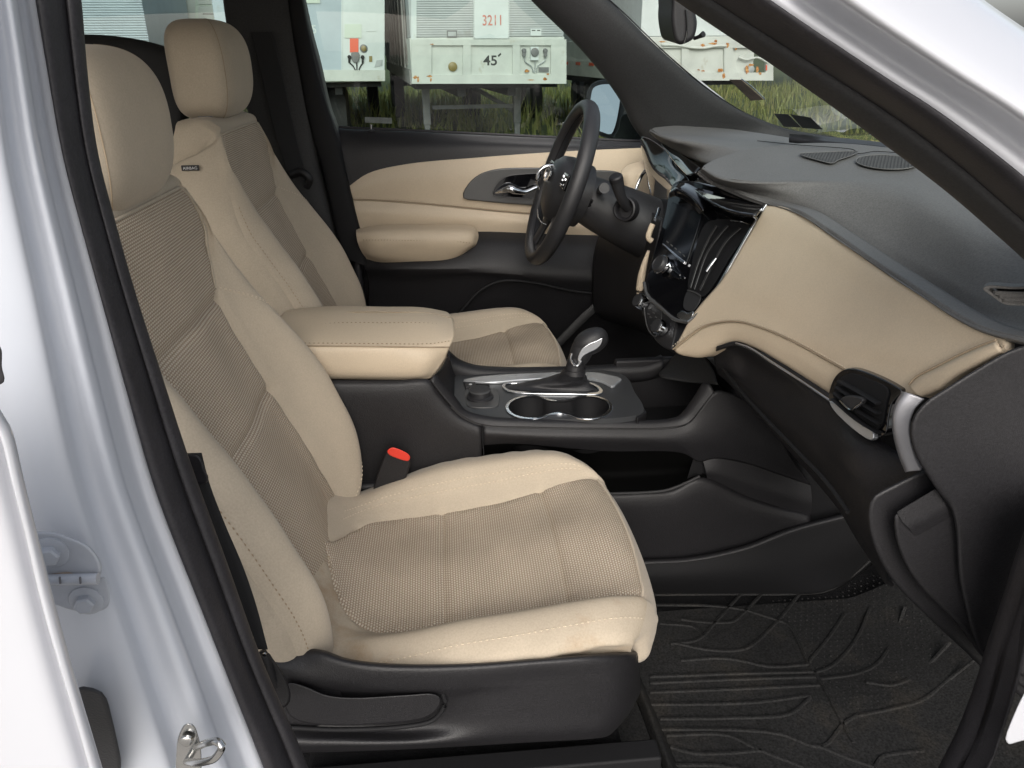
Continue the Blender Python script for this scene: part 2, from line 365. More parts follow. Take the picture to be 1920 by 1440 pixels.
def wrinkle(G, nrm, D, seed, amp=.0011):
    """soft unevenness of stuffed cloth, and puckers that fade away from a seam"""
    r = np.random.default_rng(seed); w_ = np.zeros(G.shape[:2])
    for k in range(16):
        f = r.normal(size=3); f = f/np.linalg.norm(f)*r.uniform(18, 75); w_ += np.sin(G@f+r.uniform(0, 6.28))*18/np.linalg.norm(f)
    pk = np.zeros(G.shape[:2])
    for k in range(5):
        f = r.normal(size=3); f = f/np.linalg.norm(f)*r.uniform(170, 330); pk += np.sin(G@f+r.uniform(0, 6.28))
    return G+nrm*(amp*w_/2.2+.00055*pk*np.exp(-(D/.022)**2))[..., None]
def build_seat():
    SY = -.38
    root = empty('front_seat', (0.02, SY, .50), '', 'seat')
    # ---- backrest: t, x, z of the insert line, half insert, bolster height, half width, depth behind
    BK = [ # t     x      z      ins   b     w     dep
        (0.00, -.180, .775, .150, .004, .228, .11),
        (0.10, -.193, .822, .150, .034, .249, .12),
        (0.25, -.216, .893, .146, .056, .264, .12),
        (0.42, -.250, .975, .143, .062, .268, .12),
        (0.58, -.281, 1.052, .140, .058, .263, .12),
        (0.72, -.309, 1.125, .138, .044, .252, .11),
        (0.845, -.333, 1.192, .140, .028, .238, .10),
        (0.92, -.344, 1.242, .168, .016, .220, .11),
        (1.00, -.352, 1.290, .190, .006, .203, .125),
        (1.08, -.358, 1.328, .174, .002, .190, .125),
        (1.135, -.364, 1.352, .154, .001, .176, .12),
        (1.175, -.375, 1.368, .140, .000, .166, .11),
        (1.21, -.405, 1.378, .130, .000, .158, .08),
        (1.26, -.450, 1.374, .124, .000, .150, .04)]
    ts = np.r_[np.linspace(0, .32, 34)[:-1], np.linspace(.32, .56, 26)[:-1], np.linspace(.56, .845, 32)[:-1], np.linspace(.845, 1.135, 30)[:-1], np.linspace(1.135, 1.26, 14)]
    # seams across the insert sit at z 1.192 and z 1.045
    T1, T2 = .845, .56
    tab = interp_rows(BK, ts); segs = [14, 12, 8, 9, 7]
    rows = []
    for k, (x, z, ins, b, w_, dep) in enumerate(tab):
        t = ts[k]
        nx, nz = (.94, .34)                                   # outward (forward/up) normal of the backrest
        a_ = float(np.clip((t-1.1)/.11, 0, 1)); nx, nz = .94*(1-a_)+.3*a_, .34*(1-a_)+.95*a_
        bf = float(np.interp(t, [.8, 1.0], [1, .35])); cr_y = max(ins+.004, w_-.042*bf); ou = float(np.interp(t, [.8, .95, 1.1, 1.26], [0, .004, .004, .002]))
        H = half_profile([(0, -.004), (ins, 0), (cr_y, b), (w_, b-.038*bf), (w_+.004+ou, b-.085), (w_-.02+ou, -dep)], segs)
        H[:, 1] += np.where((H[:, 0] < ins+1e-6) & (H[:, 1] < .02), .006*(1-(np.minimum(H[:, 0], ins)/ins)**2), 0)
        full = np.vstack([H[:0:-1]*[-1, 1], H])
        rows.append([(x+nx*n, SY+y, z+nz*n) for y, n in full])
    G = np.array(rows); nu = G.shape[1]; mid = nu//2
    e = [mid-sum(segs[:i]) for i in range(6)]                 # column numbers of the knots on the near (outboard) side
    f = [mid+sum(segs[:i]) for i in range(6)]
    j1 = int(np.argmin(abs(ts-T1))); j2 = int(np.argmin(abs(ts-T2))); jt = int(np.argmin(abs(ts-1.135)))
    # grooves where pieces of cloth meet
    nrm = np.cross(np.gradient(G, axis=1), np.gradient(G, axis=0)); nrm /= np.maximum(np.linalg.norm(nrm, axis=2, keepdims=True), 1e-9)
    if nrm[60, mid, 0] < 0: nrm = -nrm
    def groove(G, nrm, D, dep, wd): return G-nrm*(dep*np.exp(-(D/wd)**2))[..., None]
    jj = np.arange(G.shape[0])[:, None]; ii = np.arange(nu)[None, :]
    def dcol(c): return np.linalg.norm(G-G[:, c:c+1], axis=2)
    def drow(j): return np.linalg.norm(G-G[j:j+1], axis=2)
    D = np.minimum(dcol(e[1]), dcol(f[1])); D = np.where(jj <= jt, D, 9)
    G2 = groove(G, nrm, D, .0045, .006)
    inside = (ii >= e[1]) & (ii <= f[1])
    D = np.where(inside, np.minimum(drow(j1), drow(j2)), 9); G2 = groove(G2, nrm, D, .007, .008)
    D = np.minimum(dcol(e[3]), dcol(f[3])); G2 = groove(G2, nrm, np.where(jj < j1+8, D, 9), .0022, .004)
    G2 = groove(G2, nrm, np.where((jj > jt-1), drow(jt), 9), .003, .005)
    Dm = np.minimum(np.minimum(dcol(e[1]), dcol(f[1])), np.minimum(dcol(e[3]), dcol(f[3]))); G2 = wrinkle(G2, nrm, Dm, 4)
    UV = griduv(G).reshape(G.shape[0], nu, 2)
    # arc length of every row so the knit keeps its size
    au = np.concatenate([np.zeros((G.shape[0], 1)), np.cumsum(np.linalg.norm(np.diff(G, axis=1), axis=2), axis=1)], 1); UV[..., 0] = au-au[:, mid:mid+1]
    O = (0, 0, 0)
    region('backrest', G2, O, UV, (0, e[3]), (0, len(ts)-1), M['cloth'], root, label='outboard side panel of the backrest with stitched seam')
    bk = region('backrest', G2, O, UV, (f[3], nu-1), (0, len(ts)-1), M['cloth'], root)
    region('bolster', G2, O, UV, (e[3], e[1]), (0, len(ts)-1), M['cloth'], root)
    region('bolster', G2, O, UV, (f[1], f[3]), (0, len(ts)-1), M['cloth'], root)
    region('insert_panel', G2, O, UV, (e[1], f[1]), (0, j2), M['weave_v'], root)
    region('insert_panel', G2, O, UV, (e[1], f[1]), (j2, j1), M['weave_v'], root)
    region('insert_panel', G2, O, UV, (e[1], f[1]), (j1, jt), M['weave_v'], root)
    region('top_panel', G2, O, UV, (e[1], f[1]), (jt, len(ts)-1), M['cloth'], root)
    # back panel
    L, Rr = G[:, 0], G[:, -1]
    BP = np.stack([L*(1-s)+Rr*s+np.array([-.03, 0, -.01])*math.sin(math.pi*s) for s in np.linspace(0, 1, 12)], 1)
    mesh_obj('back_panel', BP.reshape(-1, 3), orient(BP.reshape(-1, 3), gridfaces(12, len(ts)), (-3, SY, 1)), M['cloth'], root)
    # piping down the front edges of the upper insert, and round the top
    pk = dict(k=8)
    for c in (e[1], f[1]):
        P = [G2[j, c]+nrm[j, c]*.002 for j in range(j1+2, jt+1, 3)]
        tube('piping', P, .0022, M['cloth'], root, n=40, **pk)
    P = [G2[jt, c]+nrm[jt, c]*.002 for c in range(e[1], f[1]+1, 3)]
    tube('piping', P, .0022, M['cloth'], root, n=40, **pk)
    # stitched seams on the bolsters
    for cc, side in ((e[3], 0), (f[3], 1)):
        for off in ((-2, ) if side == 0 else (2, )):
            P = [G2[j, cc-off]+nrm[j, cc-off]*.0006 for j in range(4, j1+6)]
            stitches('stitching', P, (.9, -.3 if side == 0 else .3, .3), M['thread_d' if side == 0 else 'thread'], root)
    # inner double row following the bolster's front curve
    for kk in (5, 6):
        js = list(range(3, j1+3)); P = []
        for j in js:
            s_ = (j-js[0])/(js[-1]-js[0]); cc_ = f[1]+1+(f[2]+3+(kk-5)*1.2-f[1])*min(1, 1.6*math.sin(math.pi*s_)**.8); q_ = int(cc_); fr_ = cc_-q_
            P.append(G2[j, q_]*(1-fr_)+G2[j, q_+1]*fr_+nrm[j, q_]*.0008)
        if True: stitches('stitching', P, (.9, -.2, .3), M['thread'], root, w=.0008)
    # ---- cushion
    CU = [ # t  x  z  ins  b  w
        (0.00, -.208, .852, .004, .000, .165),
        (0.03, -.192, .832, .020, .001, .195),
        (0.06, -.178, .815, .058, .004, .220),
        (0.09, -.164, .803, .094, .010, .233),
        (0.13, -.146, .796, .119, .018, .241),
        (0.18, -.124, .791, .134, .029, .247),
        (0.30, -.070, .790, .142, .043, .255),
        (0.45, .000, .797, .143, .052, .258),
        (0.60, .075, .808, .146, .050, .258),
        (0.75, .150, .823, .152, .042, .255),
        (0.87, .205, .835, .158, .030, .248),
        (0.95, .237, .838, .160, .017, .238),
        (1.00, .256, .832, .158, .008, .226),
        (1.05, .272, .812, .152, .003, .214),
        (1.12, .281, .780, .145, .000, .205),
        (1.20, .274, .755, .140, .000, .198),
        (1.28, .245, .742, .130, .000, .190)]
    ts2 = np.r_[np.linspace(0, .12, 26)[:-1], np.linspace(.12, .40, 34)[:-1], np.linspace(.40, .75, 36)[:-1], np.linspace(.75, 1.0, 30)[:-1], np.linspace(1.0, 1.28, 24)]
    S1, S2, S3 = .40, .75, 1.0
    tab = interp_rows(CU, ts2); segs = [14, 11, 8, 7, 6]; rows = []
    for k, (x, z, ins, b, w_) in enumerate(tab):
        t = ts2[k]; a_ = float(np.clip((t-.93)/.14, 0, 1)); a_ = a_*a_*(3-2*a_)
        nx, nz = -.08*(1-a_)+.96*a_, 1*(1-a_)+.12*a_; l = math.hypot(nx, nz); nx /= l; nz /= l
        bz = np.interp(t, [0, .2, .5, 1], [.02, .02, .0, 0])
        H = half_profile([(0, 0), (ins, .002), (max(ins+.01, w_-.055), b), (w_, b-.022), (w_-.010, b-.045+bz*.5), (w_-.045, -.085)], segs)
        H[:, 1] += np.where(H[:, 0] < ins, .007*(1-(np.minimum(H[:, 0], ins)/ins)**2), 0)
        full = np.vstack([H[:0:-1]*[-1, 1], H])
        curve = .035*(np.abs(full[:, 0])/.26)**3*np.clip((t-.55)/.45, 0, 1)   # front edge rounds back towards its corners
        rows.append([(x+nx*n-c, SY+y, z+nz*n) for (y, n), c in zip(full, curve)])
    G = np.array(rows); nu = G.shape[1]; mid = nu//2
    e = [mid-sum(segs[:i]) for i in range(6)]; f = [mid+sum(segs[:i]) for i in range(6)]
    jj = np.arange(G.shape[0])[:, None]; ii = np.arange(nu)[None, :]
    nrm = np.cross(np.gradient(G, axis=1), np.gradient(G, axis=0)); nrm /= np.maximum(np.linalg.norm(nrm, axis=2, keepdims=True), 1e-9)
    if nrm[40, mid, 2] < 0: nrm = -nrm
    i1, i2, i3 = [int(np.argmin(abs(ts2-s))) for s in (S1, S2, S3)]
    def dcol(c): return np.linalg.norm(G-G[:, c:c+1], axis=2)
    def drow(j): return np.linalg.norm(G-G[j:j+1], axis=2)
    inside = (ii >= e[1]) & (ii <= f[1])
    D = np.minimum(dcol(e[1]), dcol(f[1])); G2 = G-nrm*(.004*np.exp(-(np.where(jj <= i3, D, 9)/.006)**2))[..., None]
    D = np.where(inside, np.minimum(drow(i1), drow(i2)), 9); G2 = G2-nrm*(.0055*np.exp(-(D/.006)**2))[..., None]
    D = np.minimum(dcol(e[3]), dcol(f[3])); G2 = G2-nrm*(.002*np.exp(-(D/.004)**2))[..., None]
    Dm = np.minimum(np.minimum(dcol(e[1]), dcol(f[1])), np.minimum(dcol(e[3]), dcol(f[3]))); G2 = wrinkle(G2, nrm, Dm, 9)
    au = np.concatenate([np.zeros((G.shape[0], 1)), np.cumsum(np.linalg.norm(np.diff(G, axis=1), axis=2), axis=1)], 1)
    av = np.concatenate([np.zeros((1, nu)), np.cumsum(np.linalg.norm(np.diff(G, axis=0), axis=2), axis=0)], 0)
    UV = np.stack([au-au[:, mid:mid+1], np.repeat(av[:, mid:mid+1], nu, 1)], -1)
    last = len(ts2)-1
    region('cushion', G2, O, UV, (0, e[1]), (0, i3), M['cloth_stain'], root, label='outboard cushion bolster with faint stains')
    region('cushion', G2, O, UV, (f[1], nu-1), (0, i3), M['cloth'], root)
    region('cushion_front', G2, O, UV, (0, nu-1), (i3, last), M['cloth'], root)
    UVr = UV[..., ::-1].copy()
    for a, b in ((0, i1), (i1, i2), (i2, i3)): region('insert_panel', G2, O, UV, (e[1], f[1]), (a, b), M['weave'], root)
    tube('piping', [G2[i3, c]+nrm[i3, c]*.002 for c in range(e[1], f[1]+1, 2)], .0024, M['cloth'], root, n=50, **pk)
    P = [G2[j, e[2]-4]+nrm[j, e[2]-4]*.0008 for j in range(4, i3)]
    stitches('stitching', P, (0, -.4, .9), M['thread'], root)
    for c in (4, 6):
        P = [G2[j, f[2]-c]+nrm[j, f[2]-c]*.0008 for j in range(10, i3-6)]
        stitches('stitching', P, (0, -.4, .9), M['thread'], root)
    # ---- headrest: rounded block
    n1, n2 = 40, 48; V = []
    hx, hy, hz = .062, .131, .094; cx, cz = -.403, 1.440
    for a in np.linspace(-math.pi/2, math.pi/2, n1):
        for b in np.linspace(0, 2*math.pi, n2, endpoint=False):
            def sp(c, p): return math.copysign(abs(c)**p, c)
            ca, sa, cb, sb = math.cos(a), math.sin(a), math.cos(b), math.sin(b)
            px_ = hx*sp(ca, .55)*sp(cb, .5); py_ = hy*sp(ca, .6)*sp(sb, .42); pz_ = hz*sp(sa, .62)
            tl = .0
            X = px_+tl*(-pz_)*1.0-.010*(pz_/hz)**2; 
            py_ *= 1-.07*max(0, -pz_/hz)
            V.append((cx+X, SY+py_, cz+pz_))
    Fc = gridfaces(n2, n1, True); Fc = [tuple(f_) for f_ in Fc]
    hr = mesh_obj('headrest', V, orient_out(V, Fc, (cx, SY, cz)), M['cloth'], root)
    # seam between its front and side, with a row of stitches
    for sgn in (-1, 1):
        P = []
        for a in np.linspace(-1.25, 1.45, 40):
            ca, sa = math.cos(a), math.sin(a); s_ = lambda c, p: math.copysign(abs(c)**p, c)
            bb = math.radians(46)*sgn
            pz_ = hz*s_(sa, .62); py_ = hy*s_(ca, .6)*s_(math.sin(bb), .42)*(1-.07*max(0, -pz_/hz))
            P.append((cx+hx*s_(ca, .55)*s_(math.cos(bb), .5)-.0*pz_-.010*(pz_/hz)**2, SY+py_, cz+pz_))
        tube('seam', P, .0007, M['seam'], hr, n=60, k=6)
        stitches('stitching', [(p[0]+.0012, p[1]-sgn*.006, p[2]) for p in P[4:30]], (.9, 0, .2), M['thread_d'], hr, w=.0009)
    for yy in (-.07, .07):
        tube('headrest_post', [(-.415, SY+yy, 1.30), (-.405, SY+yy, 1.40)], .007, M['chrome'], root)
        box('post_guide', (-.412, SY+yy, 1.372), (.03, .035, .018), M['satin'], root, .004)
    # airbag tag sewn into the side
    tg_ = box('airbag_tag', (-.418, SY-.213, 1.297), (.032, .004, .010), M['black'], root, .0008)
    text_on('airbag_lettering', 'AIRBAG', (-.431, SY-.2155, 1.2945), .005, (1, 0, 0), (0, 0, 1), M['white_print'], tg_, width=.026)
    # ---- plastic shield round the cushion's base
    YN = -.650
    def sh(x, y, o=0): return qy(x, y, YN+o)
    r0 = [sh(470, 1202, .03), sh(560, 1220, .02), sh(600, 1224, .012), sh(650, 1241, .004), sh(720, 1250), sh(870, 1250), sh(1000, 1241), sh(1100, 1233, .003), sh(1160, 1229, .02), sh(1190, 1226, .05), qy(1203, 1212, -.5)]
    r00 = [p+np.array([-.004, .03, -.022]) for p in r0]
    r1 = [sh(480, 1240), sh(560, 1262), sh(640, 1275), sh(720, 1288), sh(870, 1290), sh(1000, 1275), sh(1100, 1268), sh(1150, 1266, .01), sh(1187, 1264, .04), qy(1203, 1230, -.5)]
    r2 = [sh(490, 1290, .016), sh(560, 1295, .012), sh(640, 1305, .014), sh(750, 1310, .014), sh(840, 1312, .010), sh(900, 1300, .004), sh(1000, 1295), sh(1100, 1290), sh(1150, 1290, .008), sh(1182, 1290, .035), qy(1200, 1260, -.5)]
    r3 = [sh(500, 1350, .016), sh(560, 1360, .02), sh(640, 1365, .022), sh(750, 1368, .022), sh(830, 1360, .014), sh(900, 1345, .004), sh(1000, 1340), sh(1100, 1335), sh(1145, 1335, .008), sh(1175, 1335, .035), qy(1200, 1300, -.5)]
    r4 = [sh(510, 1390, .0), sh(560, 1392, .0), sh(640, 1392, .0), sh(750, 1392, .0), sh(830, 1388, .0), sh(900, 1382, .0), sh(1000, 1375), sh(1090, 1370), sh(1130, 1368, .006), sh(1158, 1362, .035), qy(1180, 1330, -.5)]
    r5 = [sh(515, 1412, .01), sh(560, 1412, .01), sh(640, 1410, .01), sh(750, 1406, .01), sh(830, 1402, .01), sh(900, 1398, .01), sh(1000, 1392, .01), sh(1080, 1388, .01), sh(1115, 1385, .016), sh(1140, 1380, .04), qy(1165, 1350, -.5)]
    surf('seat_base', [r00, r0, r1, r2, r3, r4, r5], M['black'], root, 90, 50, thick=.004)
    # recline lever in the recess
    lev = [(540, 1280), (575, 1288), (612, 1303), (660, 1308), (760, 1303), (815, 1301), (827, 1310), (822, 1328), (800, 1345), (770, 1352), (700, 1358), (620, 1360), (560, 1352), (538, 1335)]
    P = cr([qy(x, y, YN-.004) for x, y in lev], 60, True)
    prism('recline_lever', P, (0, .02, 0), M['black'], root, .006, 3)
    tube('lever_gap', [qy(x, y, YN+.006) for x, y in [(540, 1364), (640, 1368), (760, 1362), (812, 1350), (835, 1318), (828, 1298)]], .003, M['blackmatt'], root)
    # rails and inner structure
    for yy in (-.60, -.17):
        box('seat_rail', (.02, yy, .60), (.50, .035, .04), M['blackmatt'], root, .004)
    box('rail_cover', (.0, SY, .54), (.46, .50, .09), M['carpet'], root, .01)
    box('seat_pan', (.03, SY, .70), (.36, .40, .09), M['blackmatt'], root, .02)
    box('seat_base', (.03, -.135, .74), (.42, .02, .13), M['black'], root, .01)
    tube('recliner_cover', [(-.20, -.64, .80), (-.20, -.61, .80)], .05, M['black'], root, k=24)
    return root
def orient_out(V, Fc, c):
    V = np.array(V); s = 0
    for f in Fc[::7]:
        a, b, d = V[f[0]], V[f[1]], V[f[2]]; s += np.cross(b-a, d-a) @ (a-np.array(c))
    return Fc if s > 0 else [tuple(reversed(f)) for f in Fc]
seat = build_seat()
tag(seat, 'nearer beige cloth front seat with knitted insert, in the open doorway, its cushion lightly stained', 'seat', 'front seats')
seat2 = copy_tree(seat)
seat2.location = (.02, .38, .53)
tag(seat2, 'far beige cloth front seat behind the armrest, on the steering wheel side', 'seat', 'front seats')
# the far seat's backrest leans a little more
piv = Vector((-.19-.02, 0, .80-.50)); ang = math.radians(-5); Rm = Matrix.Rotation(ang, 4, 'Y')
hgt = {'backrest', 'bolster', 'top_panel', 'back_panel', 'headrest', 'headrest_post', 'post_guide', 'airbag_tag'}
for ch in list(seat2.children):
    b = ch.name.split('.')[0]
    zmax = max(v.co.z for v in ch.data.vertices) if ch.data else 0
    if b in hgt or (b in ('insert_panel', 'piping', 'stitching') and zmax > .40):
        ch.location = (-.050, 0, 0)
        if b.startswith('headrest'): ch.location = (-.052, 0, .024)

# ================================================================== the car: shell, doors, pillars
car = empty('car_body', (0, 0, 0), 'white car body seen through its open front passenger doorway', 'car')
def L3(pts, fn=qy, d=None):
    return [fn(*p) if len(p) == 3 else fn(p[0], p[1], d) for p in pts]
# floor pan, far sill, firewall, roof, headliner: closed box that keeps the cabin dark
box('floor_pan', (-.3, 0, .455), (2.9, 1.80, .02), M['carpet'], car, 0)
surf('roof', [[(-2.2, -.80, 1.66), (-1.2, -.80, 1.72), (-.3, -.80, 1.72), (.05, -.78, 1.69)], [(-2.2, 0, 1.71), (-1.2, 0, 1.78), (-.3, 0, 1.78), (.13, 0, 1.72)], [(-2.2, .80, 1.70), (-1.2, .80, 1.76), (-.3, .80, 1.76), (.05, .78, 1.73)]], M['paint'], car, 20, 20, toward=(0, 0, 9))
surf('headliner', [[(-2.2, -.79, 1.63), (-1.2, -.79, 1.69), (-.3, -.79, 1.69), (.05, -.77, 1.66)], [(-2.2, 0, 1.67), (-1.2, 0, 1.74), (-.3, 0, 1.74), (.13, 0, 1.69)], [(-2.2, .79, 1.67), (-1.2, .79, 1.73), (-.3, .79, 1.73), (.05, .77, 1.70)]], M['head'], car, 20, 20, toward=(0, 0, 0))
box('firewall', (1.15, 0, .80), (.03, 1.7, .85), M['carpet'], car, 0)
box('tailgate', (-2.3, 0, 1.0), (.05, 1.7, .95), M['blackmatt'], car, 0)
box('rear_seat_back', (-1.25, 0.1, .90), (.16, 1.30, .66), M['cloth'], car, .05)
# cowl and bonnet beyond the windscreen
surf('bonnet', [[(.95, -.80, 1.18), (1.5, -.85, 1.16), (2.05, -.78, 1.02)], [(1.10, 0, 1.25), (1.6, 0, 1.22), (2.15, 0, 1.06)], [(.95, .80, 1.18), (1.5, .85, 1.16), (2.05, .78, 1.02)]], M['paint'], car, 20, 20, toward=(0, 0, 9))
# far side: outer wall under the belt line, rear quarter
box('outer_panel', (-.3, .92, .72), (3.2, .04, .90), M['paint'], car, .01)
# far windscreen pillar (inner trim) traced as a swept strip with depth
tA = [(975, -30), (1000, 0), (1100, 100), (1165, 185), (1190, 235), (1215, 275), (1220, 330)]
tB = [(1100, -30), (1140, 0), (1240, 95), (1330, 170), (1400, 213), (1480, 243), (1560, 256)]
nA = 30
A1 = cr([qy(x, y, Y) for (x, y), Y in zip(tA, (.66, .67, .70, .73, .745, .75, .76))], nA)
B1 = cr([qy(x, y, Y) for (x, y), Y in zip(tB, (.62, .63, .65, .67, .68, .69, .66))], nA)
C1 = A1*.5+B1*.5+np.array([-.015, -.028, .006]); C2 = A1*.82+B1*.18+np.array([-.004, -.020, 0]); C3 = A1*.15+B1*.85+np.array([-.01, -.020, .004])
surf('pillar_trim', [A1+np.array([0, .035, 0]), A1, C2, C1, C3, B1, B1+np.array([.01, .03, -.005])], M['trim'], car, 50, 30, thick=.006)
surf('windscreen_seal', [B1+np.array([.004, .004, .0]), B1+np.array([.016, .006, -.006]), B1+np.array([.022, .02, -.012])], M['rubber'], car, 40, 6)
# white edge of the body beyond the far edge of the windscreen
we = cr([qy(x, y, .80) for x, y in [(1310, 148), (1345, 176), (1375, 200), (1405, 220), (1435, 232), (1465, 240)]], 20)
surf('body_edge', [we, we+np.array([-.003, .0, -.011]), we+np.array([-.01, .02, -.03])], M['paint'], car, 30, 5)
we = cr([qx(x, y, .98) for x, y in [(1455, 243), (1490, 248), (1540, 256), (1600, 264), (1650, 270)]], 20)
surf('body_edge', [we, we+np.array([.002, .0, -.010]), we+np.array([-.01, .0, -.03])], M['paint'], car, 30, 5)
# windscreen glass
# near windscreen pillar: inner trim, then the rubber door seal, then painted steps
lo = [(1205, -40), (1262, 0), (1330, 46), (1430, 112), (1535, 185), (1640, 262), (1760, 352), (1860, 438), (1935, 506), (2030, 600)]
mi = [(1275, -40), (1330, 0), (1400, 45), (1500, 108), (1600, 172), (1700, 240), (1800, 318), (1880, 388), (1940, 440), (2050, 540)]
hi = [(1375, -40), (1425, 0), (1485, 42), (1560, 92), (1645, 148), (1730, 202), (1830, 274), (1885, 316), (1945, 362), (2070, 455)]
n = 30
P0 = cr([qy(x, y, -.74) for x, y in lo], n); P1 = cr([qy(x, y, -.79) for x, y in mi], n); P2 = cr([qy(x, y, -.83) for x, y in hi], n)
surf('pillar_trim', [P0+np.array([.09, .06, .03]), P0+np.array([.012, .012, .006]), P0*.8+P1*.2+np.array([0, -.012, 0]), P0*.35+P1*.65+np.array([0, -.012, 0]), P1+np.array([0, -.004, 0]), P1*.9+P2*.1+np.array([0, .004, 0])], M['trim'], car, 60, 24, thick=.004)
_f = B1+np.array([.012, .02, -.004]); _n = P0+np.array([.05, .03, .0]); _m = (_f+_n)/2+np.array([.16, 0, .03]); _q1 = _f*.75+_n*.25+np.array([.12, 0, .022]); _q2 = _f*.25+_n*.75+np.array([.12, 0, .022])
surf('windscreen', [_f, _q1, _m, _q2, _n], M['wglass'], car, 30, 30)
surf('door_seal', [P1*1.03-P2*.03+np.array([0, .004, 0]), P1+np.array([0, -.008, 0]), P1*.9+P2*.1+np.array([-.002, -.010, .0]), P1*.55+P2*.45+np.array([-.004, -.030, .002]), P1*.2+P2*.8+np.array([0, -.022, .002]), P1*.03+P2*.97+np.array([0, -.002, 0]), P2+np.array([0, .01, 0])], M['rubber'], car, 60, 28)
w1 = [(1390, -40), (1440, -2), (1502, 40), (1577, 88), (1662, 144), (1747, 198), (1842, 266), (1897, 306), (1955, 354)]
w2 = [(1470, -40), (1520, -2), (1580, 34), (1655, 76), (1735, 126), (1815, 178), (1890, 230), (1930, 260), (1990, 304)]
w3 = [(1530, -40), (1580, -5), (1640, 28), (1715, 68), (1795, 116), (1875, 166), (1940, 210), (1980, 240), (2040, 284)]
w4 = [(1590, -40), (1640, -5), (1700, 26), (1775, 64), (1855, 108), (1930, 154), (1985, 190), (2030, 220), (2090, 262)]
w5 = [(1760, -40), (1812, -5), (1870, 26), (1930, 60), (1990, 96), (2050, 136), (2100, 170), (2140, 200), (2200, 240)]
def pl(t, Y): return cr([qy(x, y, Y) for x, y in t], n)
def sd_(dx, Y): return cr([qy(x+dx, y, Y) for x, y in hi], n)
surf('door_frame', sharp([P2*1.02-P1*.02+np.array([0, .004, 0]), sd_(42, -.832), sd_(84, -.820), sd_(180, -.866), sd_(400, -.80), sd_(420, -.70)], .14), M['paint'], car, 60, 120)
# ---- near centre pillar: seal, trim, painted steps
L0 = [(65, -60), (75, 0), (96, 120), (125, 280), (160, 420), (198, 560), (240, 720), (290, 900), (330, 1010), (370, 1110), (440, 1290), (490, 1420), (520, 1500)]
L2 = [(140, -60), (150, 0), (160, 120), (180, 280), (215, 420), (255, 560), (300, 700), (352, 860), (390, 965), (425, 1060), (490, 1240), (560, 1400), (600, 1500)]
n = 40
S0 = cr([qy(x, y, -.865) for x, y in L0], n); S2 = cr([qy(x, y, -.845) for x, y in L2], n)
def mixs(a, d): return S0*(1-a)+S2*a+np.array(d)
surf('door_seal', [S0+np.array([0, .02, 0]), mixs(.02, (0, -.004, 0)), mixs(.18, (0, -.014, 0)), mixs(.38, (.0, -.017, 0)), mixs(.56, (.0, -.010, 0)), mixs(.64, (0, .003, 0)), mixs(.72, (0, -.004, 0)), mixs(.9, (0, -.006, 0)), mixs(1, (0, .002, 0)), mixs(.98, (-.006, .012, 0))], M['rubber'], car, 80, 50)
surf('pillar_trim', [mixs(.97, (-.004, .006, 0)), mixs(1.0, (-.035, .06, 0)), mixs(.9, (-.10, .12, 0))], M['blackmatt'], car, 60, 20)
B5 = [(225, -60), (75, 0)]
def sh_l(dx):   # line parallel to the seal, shifted left in the picture
    return [(x-dx(y), y) for x, y in L0]
E0 = [qy(x, y, -.868) for x, y in sh_l(lambda y: 4)]
E1 = [qy(x, y, -.880) for x, y in sh_l(lambda y: 30+.012*y)]
E2 = [qy(x, y, -.893) for x, y in sh_l(lambda y: 48+.020*y)]
E3 = [qy(x, y, -.900) for x, y in sh_l(lambda y: 72+.045*y)]
E4 = [qy(x, y, -.920) for x, y in sh_l(lambda y: 88+.060*y)]
E5 = [qy(x, y, -.935) for x, y in sh_l(lambda y: 118+.075*y)]
E6 = [qy(x, y, -.945) for x, y in sh_l(lambda y: 215+.085*y)]
E7 = [qy(x, y, -.955) for x, y in sh_l(lambda y: 330+.10*y)]
E8 = [qy(x, y, -.970) for x, y in sh_l(lambda y: 620+.10*y)]
F1 = [qy(x, y, -.872) for x, y in sh_l(lambda y: 26+.010*y)]
F2 = [qy(x, y, -.908) for x, y in sh_l(lambda y: 52+.022*y)]
F3 = [qy(x, y, -.905) for x, y in sh_l(lambda y: 84+.040*y)]
F4 = [qy(x, y, -.935) for x, y in sh_l(lambda y: 112+.060*y)]
F5 = [qy(x, y, -.930) for x, y in sh_l(lambda y: 300+.085*y)]
F6 = [qy(x, y, -.960) for x, y in sh_l(lambda y: 350+.10*y)]
F7 = [qy(x, y, -.965) for x, y in sh_l(lambda y: 650+.10*y)]
surf('centre_pillar', sharp([np.array(E0)+np.array([-.002, .02, 0]), E0, F1, F2, F3, F4, F5, F6, F7], .22), M['paint2'], car, 80, 140)
# black rubber stop in the pillar
plug = cr([qy(x, y, -.955) for x, y in [(140, 1288), (165, 1287), (188, 1294), (200, 1308), (208, 1335), (222, 1395), (228, 1430), (222, 1465), (190, 1500), (150, 1500)]], 40, True)
prism('pillar_stop', plug, (0, .02, 0), M['leather'], car, .006, 3)
